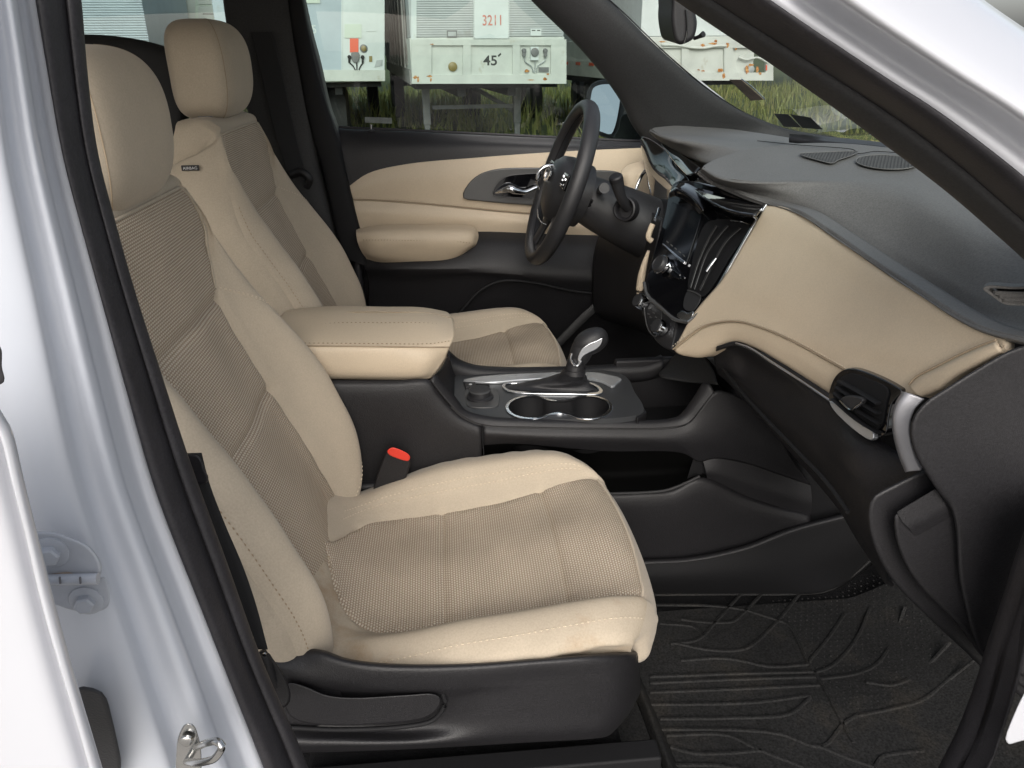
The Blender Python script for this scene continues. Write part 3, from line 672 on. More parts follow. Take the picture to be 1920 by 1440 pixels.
# ---- rear door hinge
M['tgap'] = mat('dark_gap', (.12, .12, .13), .7); M['stain'] = mat('rust_stain', (.42, .33, .26), .6, var=(90, .35))
hg = empty('hinge_assembly', qy(150, 1070, -.94), 'white painted two piece door hinge with bolt heads on the white pillar', 'hinge')
up = cr([qy(x, y, -.957) for x, y in [(60, 1000), (98, 997), (135, 1008), (165, 1022), (185, 1045), (192, 1066), (186, 1082), (170, 1088), (100, 1086), (60, 1086)]], 50, True)
prism('upper_leaf', up, (0, .010, 0), M['hinge'], hg, .003, 3)
dn = cr([qy(x, y, -.950) for x, y in [(70, 1090), (178, 1088), (196, 1080), (202, 1095), (206, 1125), (200, 1140), (185, 1146), (145, 1146), (108, 1135), (70, 1120)]], 50, True)
prism('lower_leaf', dn, (0, .010, 0), M['hinge'], hg, .003, 3)
tube('knuckle', [qy(75, 1088, -.962), qy(184, 1085, -.962)], .0035, M['hinge'], hg, k=12)
for _x in (112, 150): tube('knuckle_gap', [qy(_x, 1082, -.966), qy(_x+1, 1094, -.966)], .0006, M['tgap'], hg, k=6)
rs_ = cr([qy(x, y, -.9585) for x, y in [(92, 1078), (110, 1074), (132, 1073), (140, 1078), (125, 1081), (95, 1083)]], 24, True); mesh_obj('rust_stain', rs_, orient(rs_, [tuple(range(24))]), M['stain'], hg, smooth=False)
for (bx, by, yy) in ((97, 1035, -.957), (163, 1125, -.950)):
    c = qy(bx, by, yy)
    wv = lathe('washer', c, (0, -1, 0), [(.0105, 0), (.0105, .0012), (.008, .0022)], M['hinge'], hg, 32)
    lathe('bolt', c+np.array([0, -.002, 0]), (0.15, -1, 0), [(.0062, 0), (.0062, .0045), (.0050, .0055)], M['hinge'], hg, 6)
# ---- striker
st = empty('striker', qy(360, 1400, -.945), 'shiny zinc door striker loop bolted low on the white pillar', 'striker')
pp = cr([qy(x, y, -0.943) for x, y in [(350, 1355), (362, 1358), (372, 1380), (378, 1420), (372, 1470), (350, 1490), (333, 1470), (330, 1410), (336, 1375)]], 40, True)
prism('striker_plate', pp, (0, .006, 0), M['metal'], st, .002, 3)
lathe('screw', qy(351, 1387, -0.945), (0, -1, 0), [(.0045, 0), (.0045, .002), (.003, .003)], M['metal'], st, 20)
lp = [qy(350, 1428, -0.943), qy(368, 1430, -0.960), qy(385, 1428, -0.970), qy(402, 1422, -0.977), qy(413, 1408, -0.979), qy(416, 1398, -0.979), qy(408, 1391, -0.977), qy(392, 1392, -0.970), qy(376, 1398, -0.955), qy(368, 1402, -0.943)]
tube('loop', lp, .0026, M['metal'], st, n=60, k=14)
# ---- rear door standing open at the very left
rd = empty('rear_door', qy(60, 1200, -1.0), 'white rear door standing ajar at the left edge, only its front edge in view', 'door')
RE = [(-10, 752), (6, 780), (22, 806), (34, 850), (45, 900), (75, 1020), (108, 1150), (150, 1300), (192, 1440), (215, 1520)]
a = cr([qy(x, y, -1.03) for x, y in RE], 40); b = cr([qy(x-24, y+2, -1.035) for x, y in RE], 40); c = cr([qy(x-34, y+3, -1.03) for x, y in RE], 40); d = cr([qy(x-400, y+6, -1.02) for x, y in RE], 40)
surf('door_edge', [a+np.array([-.03, .03, 0]), a+np.array([0, .0, 0]), a*.85+b*.15+np.array([0, -.005, 0]), a*.35+b*.65+np.array([0, -.004, 0]), b+np.array([0, .006, 0]), c+np.array([0, .006, 0]), c+np.array([-.003, -.004, 0]), d], M['paint'], rd, 60, 60)
hb = cr([qy(x, y, -1.02) for x, y in [(-30, 640), (2, 650), (6, 690), (11, 715), (4, 722), (-30, 724)]], 30, True)
prism('door_trim', hb, (-.02, .02, 0), M['rubber'], rd, .003)
# ---- belt strip and cover beside the seat
bl = empty('seat_belt', qy(420, 1000, -.70), 'black seat belt webbing running down beside the nearer seat', 'seat belt')
R0 = [(355, 850), (372, 905), (395, 965), (425, 1050), (452, 1130), (478, 1215)]
R1 = [(378, 850), (392, 905), (420, 980), (455, 1062), (480, 1135), (502, 1218)]
surf('webbing', [cr([qy(x, y, -.72) for x, y in R0], 30)+np.array([-.02, 0, 0]), cr([qy(x, y, -.715) for x, y in R1], 30)], M['belt'], bl, 40, 6, thick=.0015)
kn = cr([qy(x, y, -.74) for x, y in [(345, 855), (368, 853), (378, 862), (384, 880), (391, 895), (388, 905), (372, 908), (352, 900)]], 30, True)
prism('height_adjuster', kn, (0, .03, 0), M['rubber'], bl, .005, 3)
tube('anchor_end', [qy(490, 1225, -.70), qy(498, 1238, -.70), qy(505, 1260, -.70), qy(525, 1300, -.69)], .006, M['black'], bl)
an = cr([qy(x, y, -.70) for x, y in [(480, 1225), (500, 1220), (512, 1235), (530, 1262), (545, 1300), (540, 1322), (520, 1330), (500, 1300)]], 30, True)
prism('anchor_cover', an, (0, .02, 0), M['black'], bl, .004, 3)
lathe('anchor_bolt', qy(496, 1226, -.703), (0, -1, 0), [(.002, 0), (.002, .002)], M['chrome'], bl, 12)
# near sill with carpet edge, and near lower pillar trim at right
box('sill', (0.0, -.80, .52), (2.6, .14, .10), M['black'], car, .02)
kA = [(1935, 960), (1905, 1040), (1880, 1120), (1850, 1210), (1822, 1300), (1790, 1380), (1760, 1440), (1740, 1480)]
kB = [(1975, 1040), (1950, 1110), (1925, 1190), (1905, 1270), (1880, 1350), (1855, 1420), (1845, 1440), (1830, 1480)]
ka = cr([qy(x, y, -.80) for x, y in kA], 30); kb = cr([qy(x, y, -.85) for x, y in kB], 30)
surf('door_seal', [ka+np.array([.09, .05, 0]), ka, ka*.7+kb*.3+np.array([0, -.012, 0]), ka*.5+kb*.5, ka*.35+kb*.65+np.array([0, -.018, 0]), kb+np.array([0, -.004, 0]), kb+np.array([0.01, .03, 0])], M['rubber'], car, 40, 30)
wp = cr([qy(x, y, -.87) for x, y in [(1990, 1200), (1935, 1275), (1905, 1330), (1886, 1396), (1920, 1388), (1990, 1370)]], 30, True)
prism('sill_end', wp, (0, .02, 0), M['paint'], car, .004)
# far centre pillar (inner trim) in three steps, with belt and seal
def strip(name, left, right, Y, mt, depth=.05, bul=.012, par=None):
    a = cr([qy(x, y, Y+.0) for x, y in left], 30); b = cr([qy(x, y, Y) for x, y in right], 30)
    return surf(name, [a+np.array([0, depth, 0]), a, a*.85+b*.15+np.array([0, -bul, 0]), a*.15+b*.85+np.array([0, -bul, 0]), b, b+np.array([0, depth, 0])], mt, par or car, 50, 24)
strip('pillar_trim', [(415, -30), (424, 40), (440, 120), (462, 200), (500, 300), (540, 420), (580, 560), (600, 660)], [(548, -30), (560, 60), (572, 140), (586, 215), (597, 300), (625, 420), (655, 560), (668, 660)], .73, M['trim'])
strip('pillar_trim', [(536, -30), (548, 60), (562, 140), (576, 215), (590, 270), (600, 300), (640, 480)], [(560, -30), (577, 60), (592, 130), (612, 200), (632, 262), (648, 330), (690, 500)], .72, M['blackmatt'], bul=.005)
strip('door_seal', [(550, -30), (568, 60), (584, 120), (604, 200), (622, 262), (640, 330), (655, 430), (675, 600)], [(562, -30), (582, 60), (598, 120), (616, 200), (632, 244), (650, 330), (668, 430), (688, 600)], .745, M['rubber'], bul=.008)
strip('belt_webbing', [(470, 60), (492, 150), (510, 230), (540, 330)], [(510, 60), (530, 150), (548, 230), (572, 330)], .70, M['belt'], .005, .001)
tube('belt_guide', [qy(548, 328, .69), qy(565, 322, .68), qy(580, 335, .68), qy(575, 350, .69)], .010, M['black'], car)
# rear side: far rear door glass, its sill and roof edge
box('rear_door_trim', (-.80, .84, .95), (1.45, .10, .70), M['blackmatt'], car, .03)
box('roof_rail', (-.9, .78, 1.72), (2.4, .08, .05), M['trim'], car, .02)
g2 = [qy(x, y, .84) for x, y in [(60, -80), (440, -80), (470, 100), (500, 260), (60, 260)]]
rg = mesh_obj('rear_side_glass', g2, [(0, 1, 2, 3, 4)], M['glass'], car)
# second row headrest seen between the two front headrests
surf('rear_headrest', [[qy(x, y, .35) for x, y in ((140, 64), (200, 66), (260, 74), (300, 84), (330, 96))], [qy(x, y, .33) for x, y in ((135, 80), (200, 84), (260, 92), (300, 102), (335, 112))], [qy(x, y, .34) for x, y in ((130, 260), (200, 262), (260, 266), (300, 270), (340, 276))]], M['belt'], car, 24, 18, thick=.05)

# ================================================================== far (driver's) door
door = empty('driver_door', (0.1, .74, 1.0), 'closed far front door with beige padded panel, armrest and chrome handle', 'door')
belt = [(612, 236), (632, 240), (760, 246), (900, 253), (1050, 260), (1200, 267), (1245, 269)]
top = [(612, 340), (650, 352), (690, 325), (760, 308), (900, 295), (1040, 285), (1205, 277), (1245, 276)]
bl0 = cr([qy(x, y, .800) for x, y in belt], 30); tp0 = cr([qy(x, y, .745) for x, y in [(612, 345), (650, 358), (690, 331), (760, 314), (900, 301), (1040, 291), (1205, 283), (1245, 282)]], 30)
bl1 = cr([qy(x, y+8, .775) for x, y in belt], 30)
surf('door_cap', [bl0+np.array([0, .02, -.03]), bl0, bl1, bl1*.7+tp0*.3+np.array([0, -.012, 0]), tp0], M['black'], door, 60, 24, thick=.01)
def patch(name, rows, mt, par, Y, thick=.012, nu=50, nv=20, edge=.004):
    """rows of picture points with a Y each or one Y; edges rolled under"""
    R = [cr([qy(p[0], p[1], p[2] if len(p) == 3 else Y) for p in r], nu) for r in rows]
    return surf(name, R, mt, par, nu, nv, thick=thick, bev=edge)
patch('upper_panel', [[(650, 352), (690, 325), (760, 308), (900, 295), (1040, 285), (1230, 276)], [(651, 362, .738), (700, 345, .736), (760, 336, .735), (900, 330, .735), (1040, 325, .735), (1230, 322, .735)], [(655, 373), (700, 374), (760, 378), (870, 388), (1000, 400), (1230, 412)]], M['vinyl'], door, .742)
patch('lower_panel', [[(655, 375), (700, 376), (760, 380), (870, 390), (1000, 402), (1230, 414)], [(658, 395, .734), (700, 398, .733), (760, 402, .733), (870, 410, .733), (1000, 418, .733), (1230, 428, .733)], [(665, 428), (700, 430), (760, 433), (870, 436), (1000, 439), (1230, 446)]], M['vinyl'], door, .742)
tube('seam', [qy(x, y, .7395) for x, y in [(656, 374), (700, 375), (760, 379), (870, 389), (1000, 401), (1160, 410)]], .0018, M['seam'], door)
stitches('stitching', [qy(x, y-3.5, .738) for x, y in [(656, 374), (700, 375), (760, 379), (870, 389), (1000, 401), (1160, 410)]], (0, -1, 0), M['thread'], door)
patch('armrest_pad', [[(668, 430, .72), (700, 423, .72), (780, 421, .72), (860, 421, .72), (886, 424, .72), (896, 433, .725)], [(668, 440, .685), (700, 436, .665), (780, 435, .66), (860, 436, .66), (886, 438, .67), (897, 445, .70)], [(670, 452, .68), (700, 451, .655), (780, 452, .65), (860, 454, .65), (884, 456, .66), (893, 458, .69)], [(678, 472, .70), (700, 478, .675), (780, 482, .67), (840, 482, .67), (868, 474, .675), (885, 466, .70)], [(688, 486, .72), (720, 494, .71), (780, 499, .70), (825, 500, .70), (850, 494, .71), (872, 480, .72)]], M['vinyl'], door, .7, nu=40, nv=40, thick=.02)
stitches('stitching', [qy(x, y, .650) for x, y in [(680, 450), (720, 450), (780, 451), (860, 453), (884, 456)]], (0, -1, .2), M['thread_d'], door, ln=.0045)
bz = cr([qy(x, y, .728) for x, y in [(868, 372), (868, 362), (880, 342), (900, 326), (930, 317), (980, 314), (1040, 315), (1100, 318), (1165, 325), (1175, 345), (1150, 380), (1080, 388), (980, 384), (900, 377)]], 70, True)
prism('handle_bezel', bz, (0, .02, 0), M['silver'], door, .004, 3)
hr_ = cr([qy(x, y, .7265) for x, y in [(925, 366), (926, 355), (935, 341), (950, 331), (975, 327), (1030, 325), (1060, 330), (1060, 362), (1020, 371), (960, 370)]], 50, True)
prism('handle_recess', hr_, (0, .004, 0), M['piano'], door, .001)
tube('recess_rim', [qy(x, y, .7255) for x, y in [(925, 366), (926, 355), (935, 341), (950, 331), (975, 327), (1030, 325), (1060, 330), (1060, 362), (1020, 371), (960, 370)]], .0012, M['silver'], door, n=60, closed=True)
tube('door_handle', [qy(x, y, Y) for x, y, Y in [(930, 361, .722), (940, 358, .71), (955, 354, .700), (968, 358, .700), (985, 360, .705), (1005, 352, .712), (1030, 345, .722)]], [.003, .007, .010, .006, .005, .005, .004], M['chrome'], door, n=50, k=14)
# lower black part with shelf and map pocket
patch('door_lower', [[(668, 430, .75), (760, 435, .75), (900, 432, .745), (1060, 438, .745), (1500, 446, .745)], [(675, 480, .735), (760, 470, .72), (900, 458, .70), (1060, 466, .70), (1500, 475, .70)], [(682, 500, .72), (760, 502, .675), (900, 508, .66), (1060, 520, .66), (1500, 540, .67)], [(690, 520, .73), (760, 530, .70), (900, 520, .68), (1060, 545, .68), (1500, 560, .68)], [(690, 640, .74), (760, 650, .74), (900, 660, .74), (1060, 670, .74), (1500, 690, .74)], [(690, 860, .74), (760, 870, .74), (900, 880, .74), (1060, 890, .74), (1500, 910, .74)]], M['black'], door, .7, thick=.01, nu=60, nv=60)
tube('pocket_edge', [qy(x, y, .665) for x, y in [(860, 590), (900, 545), (940, 527), (1000, 530), (1070, 545), (1130, 552)]], .004, M['blackmatt'], door)
tube('pocket_edge', [qy(x, y, .64) for x, y in [(1035, 655), (1060, 630), (1100, 590), (1135, 560)]], .012, M['trim'], door, flat=(.5, 1))
tube('lock_pin', [qy(696, 246, .79), qy(696, 234, .79)], [.003, .0045], M['chrome'], door)
lathe('lock_collar', qy(696, 247, .79), (0, 0, 1), [(.011, 0), (.011, .003), (.006, .006)], M['black'], door, 24)
# glass of the far front door with a small etched mark, seal along its bottom
gl = [qy(x, y, .83) for x, y in [(555, -60), (1010, -60), (1100, 80), (1180, 170), (1215, 290), (640, 270)]]
mesh_obj('side_glass', gl, [tuple(range(6))], M['glass'], door)
mk = [qy(x, y, .828) for x, y in [(684, 219), (735, 221), (735, 232), (684, 230)]]
M['etch'] = glass_mat('etched_mark', (.62, .66, .64)); 
mesh_obj('etched_mark', mk, [(0, 1, 2, 3)], mat('etched_mark_grey', (.16, .18, .17), .6, var=(60, .3)), door)
tube('glass_seal', [qy(x, y-2, .81) for x, y in belt], .004, M['rubber'], door)
# ---- far door mirror
mr = empty('door_mirror', qy(1150, 200, 1.0), 'black far door mirror outside the side window behind the steering wheel', 'mirror')
fr = [(1097, 195), (1100, 168), (1112, 153), (1140, 147), (1160, 150), (1171, 160), (1174, 190), (1168, 235), (1158, 262), (1138, 258), (1115, 250), (1100, 238)]
_mo = qy(1135, 200, 1.00); _mv = np.array([-.73, -.61, .30]); _e1 = np.cross(_mv, (0, 0, 1.)); _mn = Plane(_mo, _mo+_e1, _mo+np.cross(_mv, _e1))
frp = cr([_mn.q(x, y) for x, y in fr], 60, True)
prism('mirror_housing', frp, -_mn.n*.07, M['black'], mr, .010, 4)
gp = cr([_mn.q(x, y, .004) for x, y in [(1108, 182), (1112, 166), (1122, 160), (1142, 158), (1158, 161), (1163, 172), (1160, 205), (1152, 240), (1146, 251), (1128, 247), (1108, 238), (1105, 205)]], 50, True)
mesh_obj('mirror_glass', gp, orient(gp, [tuple(range(50))]), M['mirror'], mr, smooth=False)
sail = cr([qy(x, y, .86) for x, y in [(1166, 216), (1192, 214), (1202, 262), (1150, 262), (1160, 240)]], 30, True)
prism('mirror_base', sail, (0, .03, 0), M['black'], mr, .003)
tube('mirror_arm', [qy(1170, 250, 1.0), qy(1185, 255, .9), qy(1200, 262, .86)], .02, M['black'], mr)

# ================================================================== dashboard
M['strip'] = mat('bright_silver_plastic', (.52, .54, .56), .25, .6, var=(8, .04))
dash = empty('dashboard', (.5, 0, 1.0), 'dashboard with charcoal soft top and beige padded passenger side', 'dashboard')
def qf(px, py, f):
    """point on the ray where X equals f(Y, Z)"""
    d = ray(px, py); a, b = .3, 3.5
    g = lambda t: (CAM+d*t)[0]-f((CAM+d*t)[1], (CAM+d*t)[2])
    ts = np.linspace(a, b, 160); v = [g(t) for t in ts]
    for i in range(len(ts)-1):
        if v[i]*v[i+1] <= 0:
            lo_, hi_ = ts[i], ts[i+1]
            for _ in range(30):
                m = (lo_+hi_)/2
                if g(lo_)*g(m) <= 0: hi_ = m
                else: lo_ = m
            return CAM+d*lo_
    return CAM+d*((.5-CAM[0])/d[0])
def fP(Y, Zv):        # the padded passenger face: X by height, bowed in plan
    a = np.interp(Y, [-.75, -.45, -.15, .2], [.530, .520, .459, .43]); s = np.interp(Y, [-.7, -.15], [.30, .60])
    return a+s*(Zv-1.18)-.012*(1-((Zv-1.18)/.11)**2)
def D(pts, f=fP, o=0): return [qf(x, y, f)+np.array([-o, -o*.4, o*.3]) for x, y in pts]
T = [(1438, 386), (1462, 387), (1500, 400), (1560, 440), (1640, 495), (1720, 548), (1800, 600), (1850, 624), (1884, 634)]
R2 = [(1400, 446), (1500, 478), (1600, 540), (1700, 600), (1800, 640), (1887, 648)]
R3 = [(1356, 522), (1450, 548), (1560, 605), (1660, 650), (1760, 675), (1868, 668)]
R4 = [(1302, 586), (1340, 570), (1400, 573), (1500, 615), (1600, 668), (1700, 700), (1800, 703)]
R5 = [(1263, 655), (1290, 632), (1320, 612), (1350, 604), (1385, 603), (1430, 615), (1480, 636), (1540, 668), (1590, 696), (1650, 722), (1735, 744)]
pan = surf('padded_panel', [D(T, o=-.012), D(T), D(R2, o=.0), D(R3, o=.001), D(R4, o=.0), D(R5, o=.0)], M['vinyl'], dash, 90, 60, thick=.01)
R5b = [(1263, 656), (1290, 634), (1320, 614), (1350, 606), (1385, 605), (1430, 617), (1480, 638), (1540, 670), (1590, 698), (1640, 730)]
R6 = [(1266, 662), (1292, 650), (1324, 634), (1360, 622), (1392, 626), (1440, 646), (1500, 680), (1560, 720), (1620, 760)]
R7 = [(1270, 666), (1292, 667), (1326, 654), (1360, 641), (1395, 648), (1440, 672), (1500, 710), (1562, 751), (1610, 785)]
surf('padded_edge', [D(R5b, o=-.001), D(R6, o=-.004), D(R7, o=-.014), np.array(D(R7, o=-.02))+np.array([.03, 0, .0])], M['vinyl'], dash, 90, 20, thick=.006)
tube('seam', D(R5[:9], o=.001), .0014, M['seam'], dash, n=80, k=6)
stitches('stitching', cr(D([(x+1, y-5) for x, y in R5[:9]], o=.0035), 120), (-.8, -.4, .3), M['thread'], dash, pitch=.006, ln=.004)
# small padded strip at the outer end
E1_ = [(1712, 722), (1725, 708), (1760, 690), (1810, 665), (1850, 648), (1876, 639)]
E2_ = [(1736, 744), (1765, 731), (1800, 706), (1840, 684), (1868, 669), (1886, 660)]
surf('padded_strip', [D(E1_, o=.006), D([(a[0]*.6+b[0]*.4, a[1]*.6+b[1]*.4) for a, b in zip(E1_, E2_)], o=.012), D(E2_, o=.010), D(E2_, o=-.006)], M['vinyl'], dash, 50, 14, thick=.008)
tube('seam', D(E1_, o=.0075), .0013, M['seam'], dash, n=50, k=6)
# charcoal top pad: passenger side and nose over the screen
low = [(1311, 323, .04), (1328, 337, .01), (1346, 346, -.02), (1366, 355, -.055), (1405, 372, -.115), (1440, 384, -.155)]
nP = 60
A_ = cr([qy(*p) for p in low]+D([(1500, 403), (1560, 442), (1640, 497), (1720, 550), (1800, 602), (1850, 626), (1945, 650)], o=.004), nP)
PT = Plane(qy(1318, 312, .03), qz(1600, 268, 1.360), qz(1900, 505, 1.296))
def pxc(pts): return cr([(x, y, 0) for x, y in pts], nP)
def onp(P, pts, off=0): return np.array([P.q(x, y, off) for x, y, _ in pxc(pts)])
def dep_(P): return (np.array(P)-CAM)@_F
def blend(pts, A, B, w):
    px = pxc(pts); dA, dB = dep_(A), dep_(B)
    return np.array([CAM+ray(x, y)*((dA[i]*w+dB[i]*(1-w))/1.0) for i, (x, y, _) in enumerate(px)])
C0 = onp(PT, [(1316, 316), (1330, 323), (1350, 333), (1380, 341), (1420, 343), (1470, 342), (1540, 342), (1612, 343), (1690, 355), (1760, 392), (1830, 432), (1890, 462), (1960, 490)])
C1 = onp(PT, [(1314, 318), (1329, 328), (1349, 338), (1380, 345), (1420, 348), (1470, 348), (1540, 350), (1612, 357), (1690, 376), (1760, 412), (1830, 455), (1890, 482), (1960, 508)], -.005)
Bm = blend([(1313, 320), (1329, 332), (1350, 343), (1380, 353), (1420, 361), (1470, 370), (1540, 390), (1612, 422), (1690, 468), (1760, 510), (1830, 545), (1890, 566), (1960, 585)], A_, C1, .55)
Bl = blend([(1312, 322), (1329, 335), (1349, 346), (1380, 359), (1420, 374), (1470, 388), (1540, 418), (1612, 462), (1690, 515), (1760, 560), (1830, 596), (1890, 614), (1960, 632)], A_, C1, .88)
D0 = onp(PT, [(1320, 310), (1345, 314), (1370, 322), (1400, 328), (1440, 330), (1490, 330), (1560, 331), (1640, 333), (1710, 340), (1790, 370), (1850, 398), (1900, 422), (1960, 450)])
D1 = onp(PT, [(1330, 304), (1360, 303), (1395, 306), (1440, 309), (1500, 310), (1560, 311), (1640, 314), (1710, 320), (1790, 340), (1850, 362), (1900, 384), (1960, 410)])
D2 = onp(PT, [(1341, 299), (1379, 290), (1420, 285), (1468, 281), (1520, 283), (1580, 287), (1650, 292), (1720, 299), (1790, 312), (1850, 328), (1900, 345), (1960, 370)])
D3 = onp(PT, [(1390, 282), (1440, 275), (1480, 270), (1520, 268), (1560, 268), (1600, 270), (1660, 276), (1720, 283), (1790, 292), (1850, 303), (1900, 315), (1960, 330)])
surf('top_pad', [A_+np.array([.035, .01, -.004]), A_, A_*.97+Bl*.03+np.array([-.003, 0, .003]), Bl, Bm, C1, C0, D0, D1, D2, D3], M['dash'], dash, 160, 110, thick=.006)
# hood over the instruments
hA = cr([qy(*p) for p in [(1217, 248, .60), (1232, 261, .55), (1255, 276, .46), (1278, 289, .38), (1300, 299, .30), (1328, 308, .20), (1380, 318, .06)]], nP)
PH = Plane(qy(1224, 242, .60), qy(1450, 281, .20), qy(1400, 249, .68))
H1 = onp(PH, [(1218, 245), (1238, 254), (1260, 259), (1295, 263), (1328, 267), (1390, 275), (1450, 284), (1500, 290)])
H1b = onp(PH, [(1217, 246), (1236, 257), (1258, 263), (1292, 268), (1325, 273), (1380, 282), (1440, 293), (1490, 302)], -.004)
H2 = onp(PH, [(1222, 242), (1250, 248), (1280, 251), (1320, 255), (1370, 261), (1430, 268), (1490, 275), (1560, 284)])
H3 = onp(PH, [(1230, 240), (1260, 238), (1290, 237), (1341, 240), (1400, 248), (1460, 257), (1530, 268), (1600, 278)])
H4 = H3+np.array([.02, .05, -.03])
surf('instrument_hood', [hA+np.array([.04, .01, -.004]), hA, blend([(1217, 247.5), (1234, 259), (1257, 271), (1284, 282), (1310, 290), (1350, 300), (1400, 310)], hA, H1b, .6), H1b, H1, H2, H3, H4], M['dash'], dash, 90, 70, thick=.006)
surf('windscreen_base', [[qz(x, y, 1.355) for x, y in [(1480, 251), (1510, 253), (1550, 256), (1650, 266), (1750, 280), (1900, 310)]], [qz(x, y, 1.352) for x, y in [(1480, 258), (1510, 261), (1550, 266), (1650, 275), (1750, 292), (1900, 325)]]], M['rubber'], dash, 40, 6, thick=.01)
# speaker grille and the two vents let into the top
def tz(x, y, o=0): return PT.q(x, y, o)
sg = [tz(1662+57*math.cos(a)+8*math.sin(a)*0, 304+13*math.sin(a)+.06*57*math.cos(a)*.9, .004) for a in np.linspace(0, 2*math.pi, 50, endpoint=False)]
M['grille'] = weave_mat('speaker_grille_mesh', (.11, .11, .11), (.045, .045, .047), .006, .005)
mesh_obj('speaker_grille', sg, [tuple(range(50))], M['grille'], dash, uv=np.array(sg)[:, :2])
tube('grille_rim', sg, .0008, M['dash'], dash, n=70, closed=True, k=6)
vt = cr([tz(x, y, .004) for x, y in [(1500, 288), (1530, 286), (1608, 284), (1600, 290), (1572, 300), (1560, 306), (1540, 302)]], 40, True)
mesh_obj('defrost_vent', vt, [tuple(range(40))], M['grille'], dash, uv=vt[:, :2])
tube('vent_rim', vt, .0007, M['dash'], dash, n=60, closed=True, k=6)
tube('panel_gap', [tz(x, y, .003) for x, y in [(1420, 264), (1500, 272), (1560, 276), (1598, 280), (1612, 288), (1640, 284), (1720, 290)]], .0007, M['blackmatt'], dash, n=60, k=6)
# side window vent at the outer end
def sv(x, y, o=0): return qy(x, y, -.69-o)
ring_o = cr([sv(x, y) for x, y in [(1842, 541), (1850, 536), (1900, 538), (1960, 540), (1965, 580), (1920, 574), (1885, 572), (1860, 556)]], 50, True)
ring_i = cr([sv(x, y) for x, y in [(1854, 542), (1860, 541), (1900, 543), (1955, 545), (1955, 572), (1920, 568), (1890, 566), (1870, 556)]], 50, True)
ringprism('side_vent_frame', ring_o, ring_i, (0.01, .012, 0), M['dash'], dash, .001)
mesh_obj('side_vent_recess', [p+np.array([.012, .012, -.0]) for p in ring_i], [tuple(range(50))], M['blackmatt'], dash)
for y in (549, 556, 563):
    tube('side_vent_slat', [sv(1864+(y-549)*1.2, y, .001), sv(1960, y+3, .001)], .0022, M['dash'], dash, k=6)
box('gap_blocker', (.66, .16, 1.22), (.12, .62, .16), M['blackmatt'], dash, .005)  # black blocker added behind the gap to hide the bright outside
# ---- instrument binnacle in gloss black
g1 = [[qy(*p) for p in [(1203, 256, .58), (1218, 259, .55), (1250, 281, .46), (1285, 313, .34), (1318, 335, .22)]],
      [qy(*p) for p in [(1201, 263, .585), (1212, 270, .55), (1240, 297, .46), (1270, 322, .34), (1300, 342, .24)]],
      [qy(*p) for p in [(1204, 290, .58), (1210, 300, .54), (1228, 325, .46), (1250, 345, .36), (1270, 355, .26)]],
      [qy(*p) for p in [(1212, 330, .56), (1214, 345, .52), (1222, 370, .46), (1238, 395, .36), (1252, 410, .26)]]]
surf('instrument_bezel', g1, M['piano'], dash, 50, 40, thick=.006)
fc_ = cr([qy(x, y, Y) for x, y, Y in [(1213, 322, .52), (1228, 325, .46), (1250, 348, .36), (1248, 385, .34), (1236, 400, .36), (1215, 388, .46), (1203, 365, .54)]], 40, True)
mesh_obj('instrument_face', fc_+np.array([.02, 0, 0]), [tuple(range(40))], M['screen'], dash)
surf('instrument_bezel', [[qy(*p) for p in [(1243, 267, .50), (1270, 284, .40), (1313, 314, .22)]], [qy(*p) for p in [(1240, 271, .485), (1266, 295, .385), (1303, 324, .21)]], [qy(*p) for p in [(1246, 280, .465), (1265, 305, .37), (1288, 329, .24)]]], M['piano'], dash, 30, 16, thick=.003)
tube('bezel_strip', [qy(x, y, Y) for x, y, Y in [(1214, 316, .56), (1204, 328, .57), (1196, 344, .57), (1192, 360, .56), (1198, 372, .54), (1207, 375, .52)]], .0045, M['chrome'], dash, k=10)
tube('bezel_strip', [qy(x, y, Y) for x, y, Y in [(1236, 392, .30), (1233, 402, .28), (1229, 412, .26)]], .004, M['chrome'], dash, k=8)
surf('padded_panel', [[qy(*p) for p in [(1166, 318, .60), (1180, 308, .60), (1197, 303, .60), (1212, 298, .60), (1216, 310, .58)]], [qy(*p) for p in [(1164, 330, .585), (1178, 325, .575), (1192, 322, .575), (1203, 320, .575), (1209, 322, .57)]], [qy(*p) for p in [(1166, 345, .59), (1176, 350, .575), (1185, 348, .57), (1192, 345, .57), (1198, 342, .57)]], [qy(*p) for p in [(1172, 372, .60), (1180, 378, .585), (1188, 380, .575), (1192, 380, .57), (1194, 380, .57)]]], M['vinyl'], dash, 30, 30, thick=.006, )
# lower driver side of the dash in black: knee panel
surf('knee_panel', [[qy(*p) for p in [(1160, 380, .62), (1190, 385, .52), (1215, 395, .36), (1240, 410, .22)]], [qy(*p) for p in [(1120, 450, .62), (1160, 455, .50), (1200, 460, .36), (1228, 470, .2)]], [qy(*p) for p in [(1110, 520, .62), (1150, 530, .50), (1190, 540, .36), (1215, 550, .19)]], [qy(*p) for p in [(1120, 590, .62), (1160, 600, .50), (1195, 605, .36), (1222, 610, .18)]], [qy(*p) for p in [(1200, 610, .7), (1230, 620, .6), (1240, 640, .5), (1250, 650, .3)]]], M['black'], dash, 40, 40, thick=.006)
tube('padded_edge', [qy(x, y, Y) for x, y, Y in [(1224, 420, .17), (1219, 432, .168), (1216, 446, .166), (1222, 452, .165)]], .006, M['vinyl'], dash, k=10)
tube('padded_edge', [qy(x, y, Y) for x, y, Y in [(1216, 470, .16), (1207, 500, .16), (1201, 530, .16), (1199, 552, .16), (1202, 562, .16)]], [.003, .006, .008, .008, .004], M['vinyl'], dash, k=10)
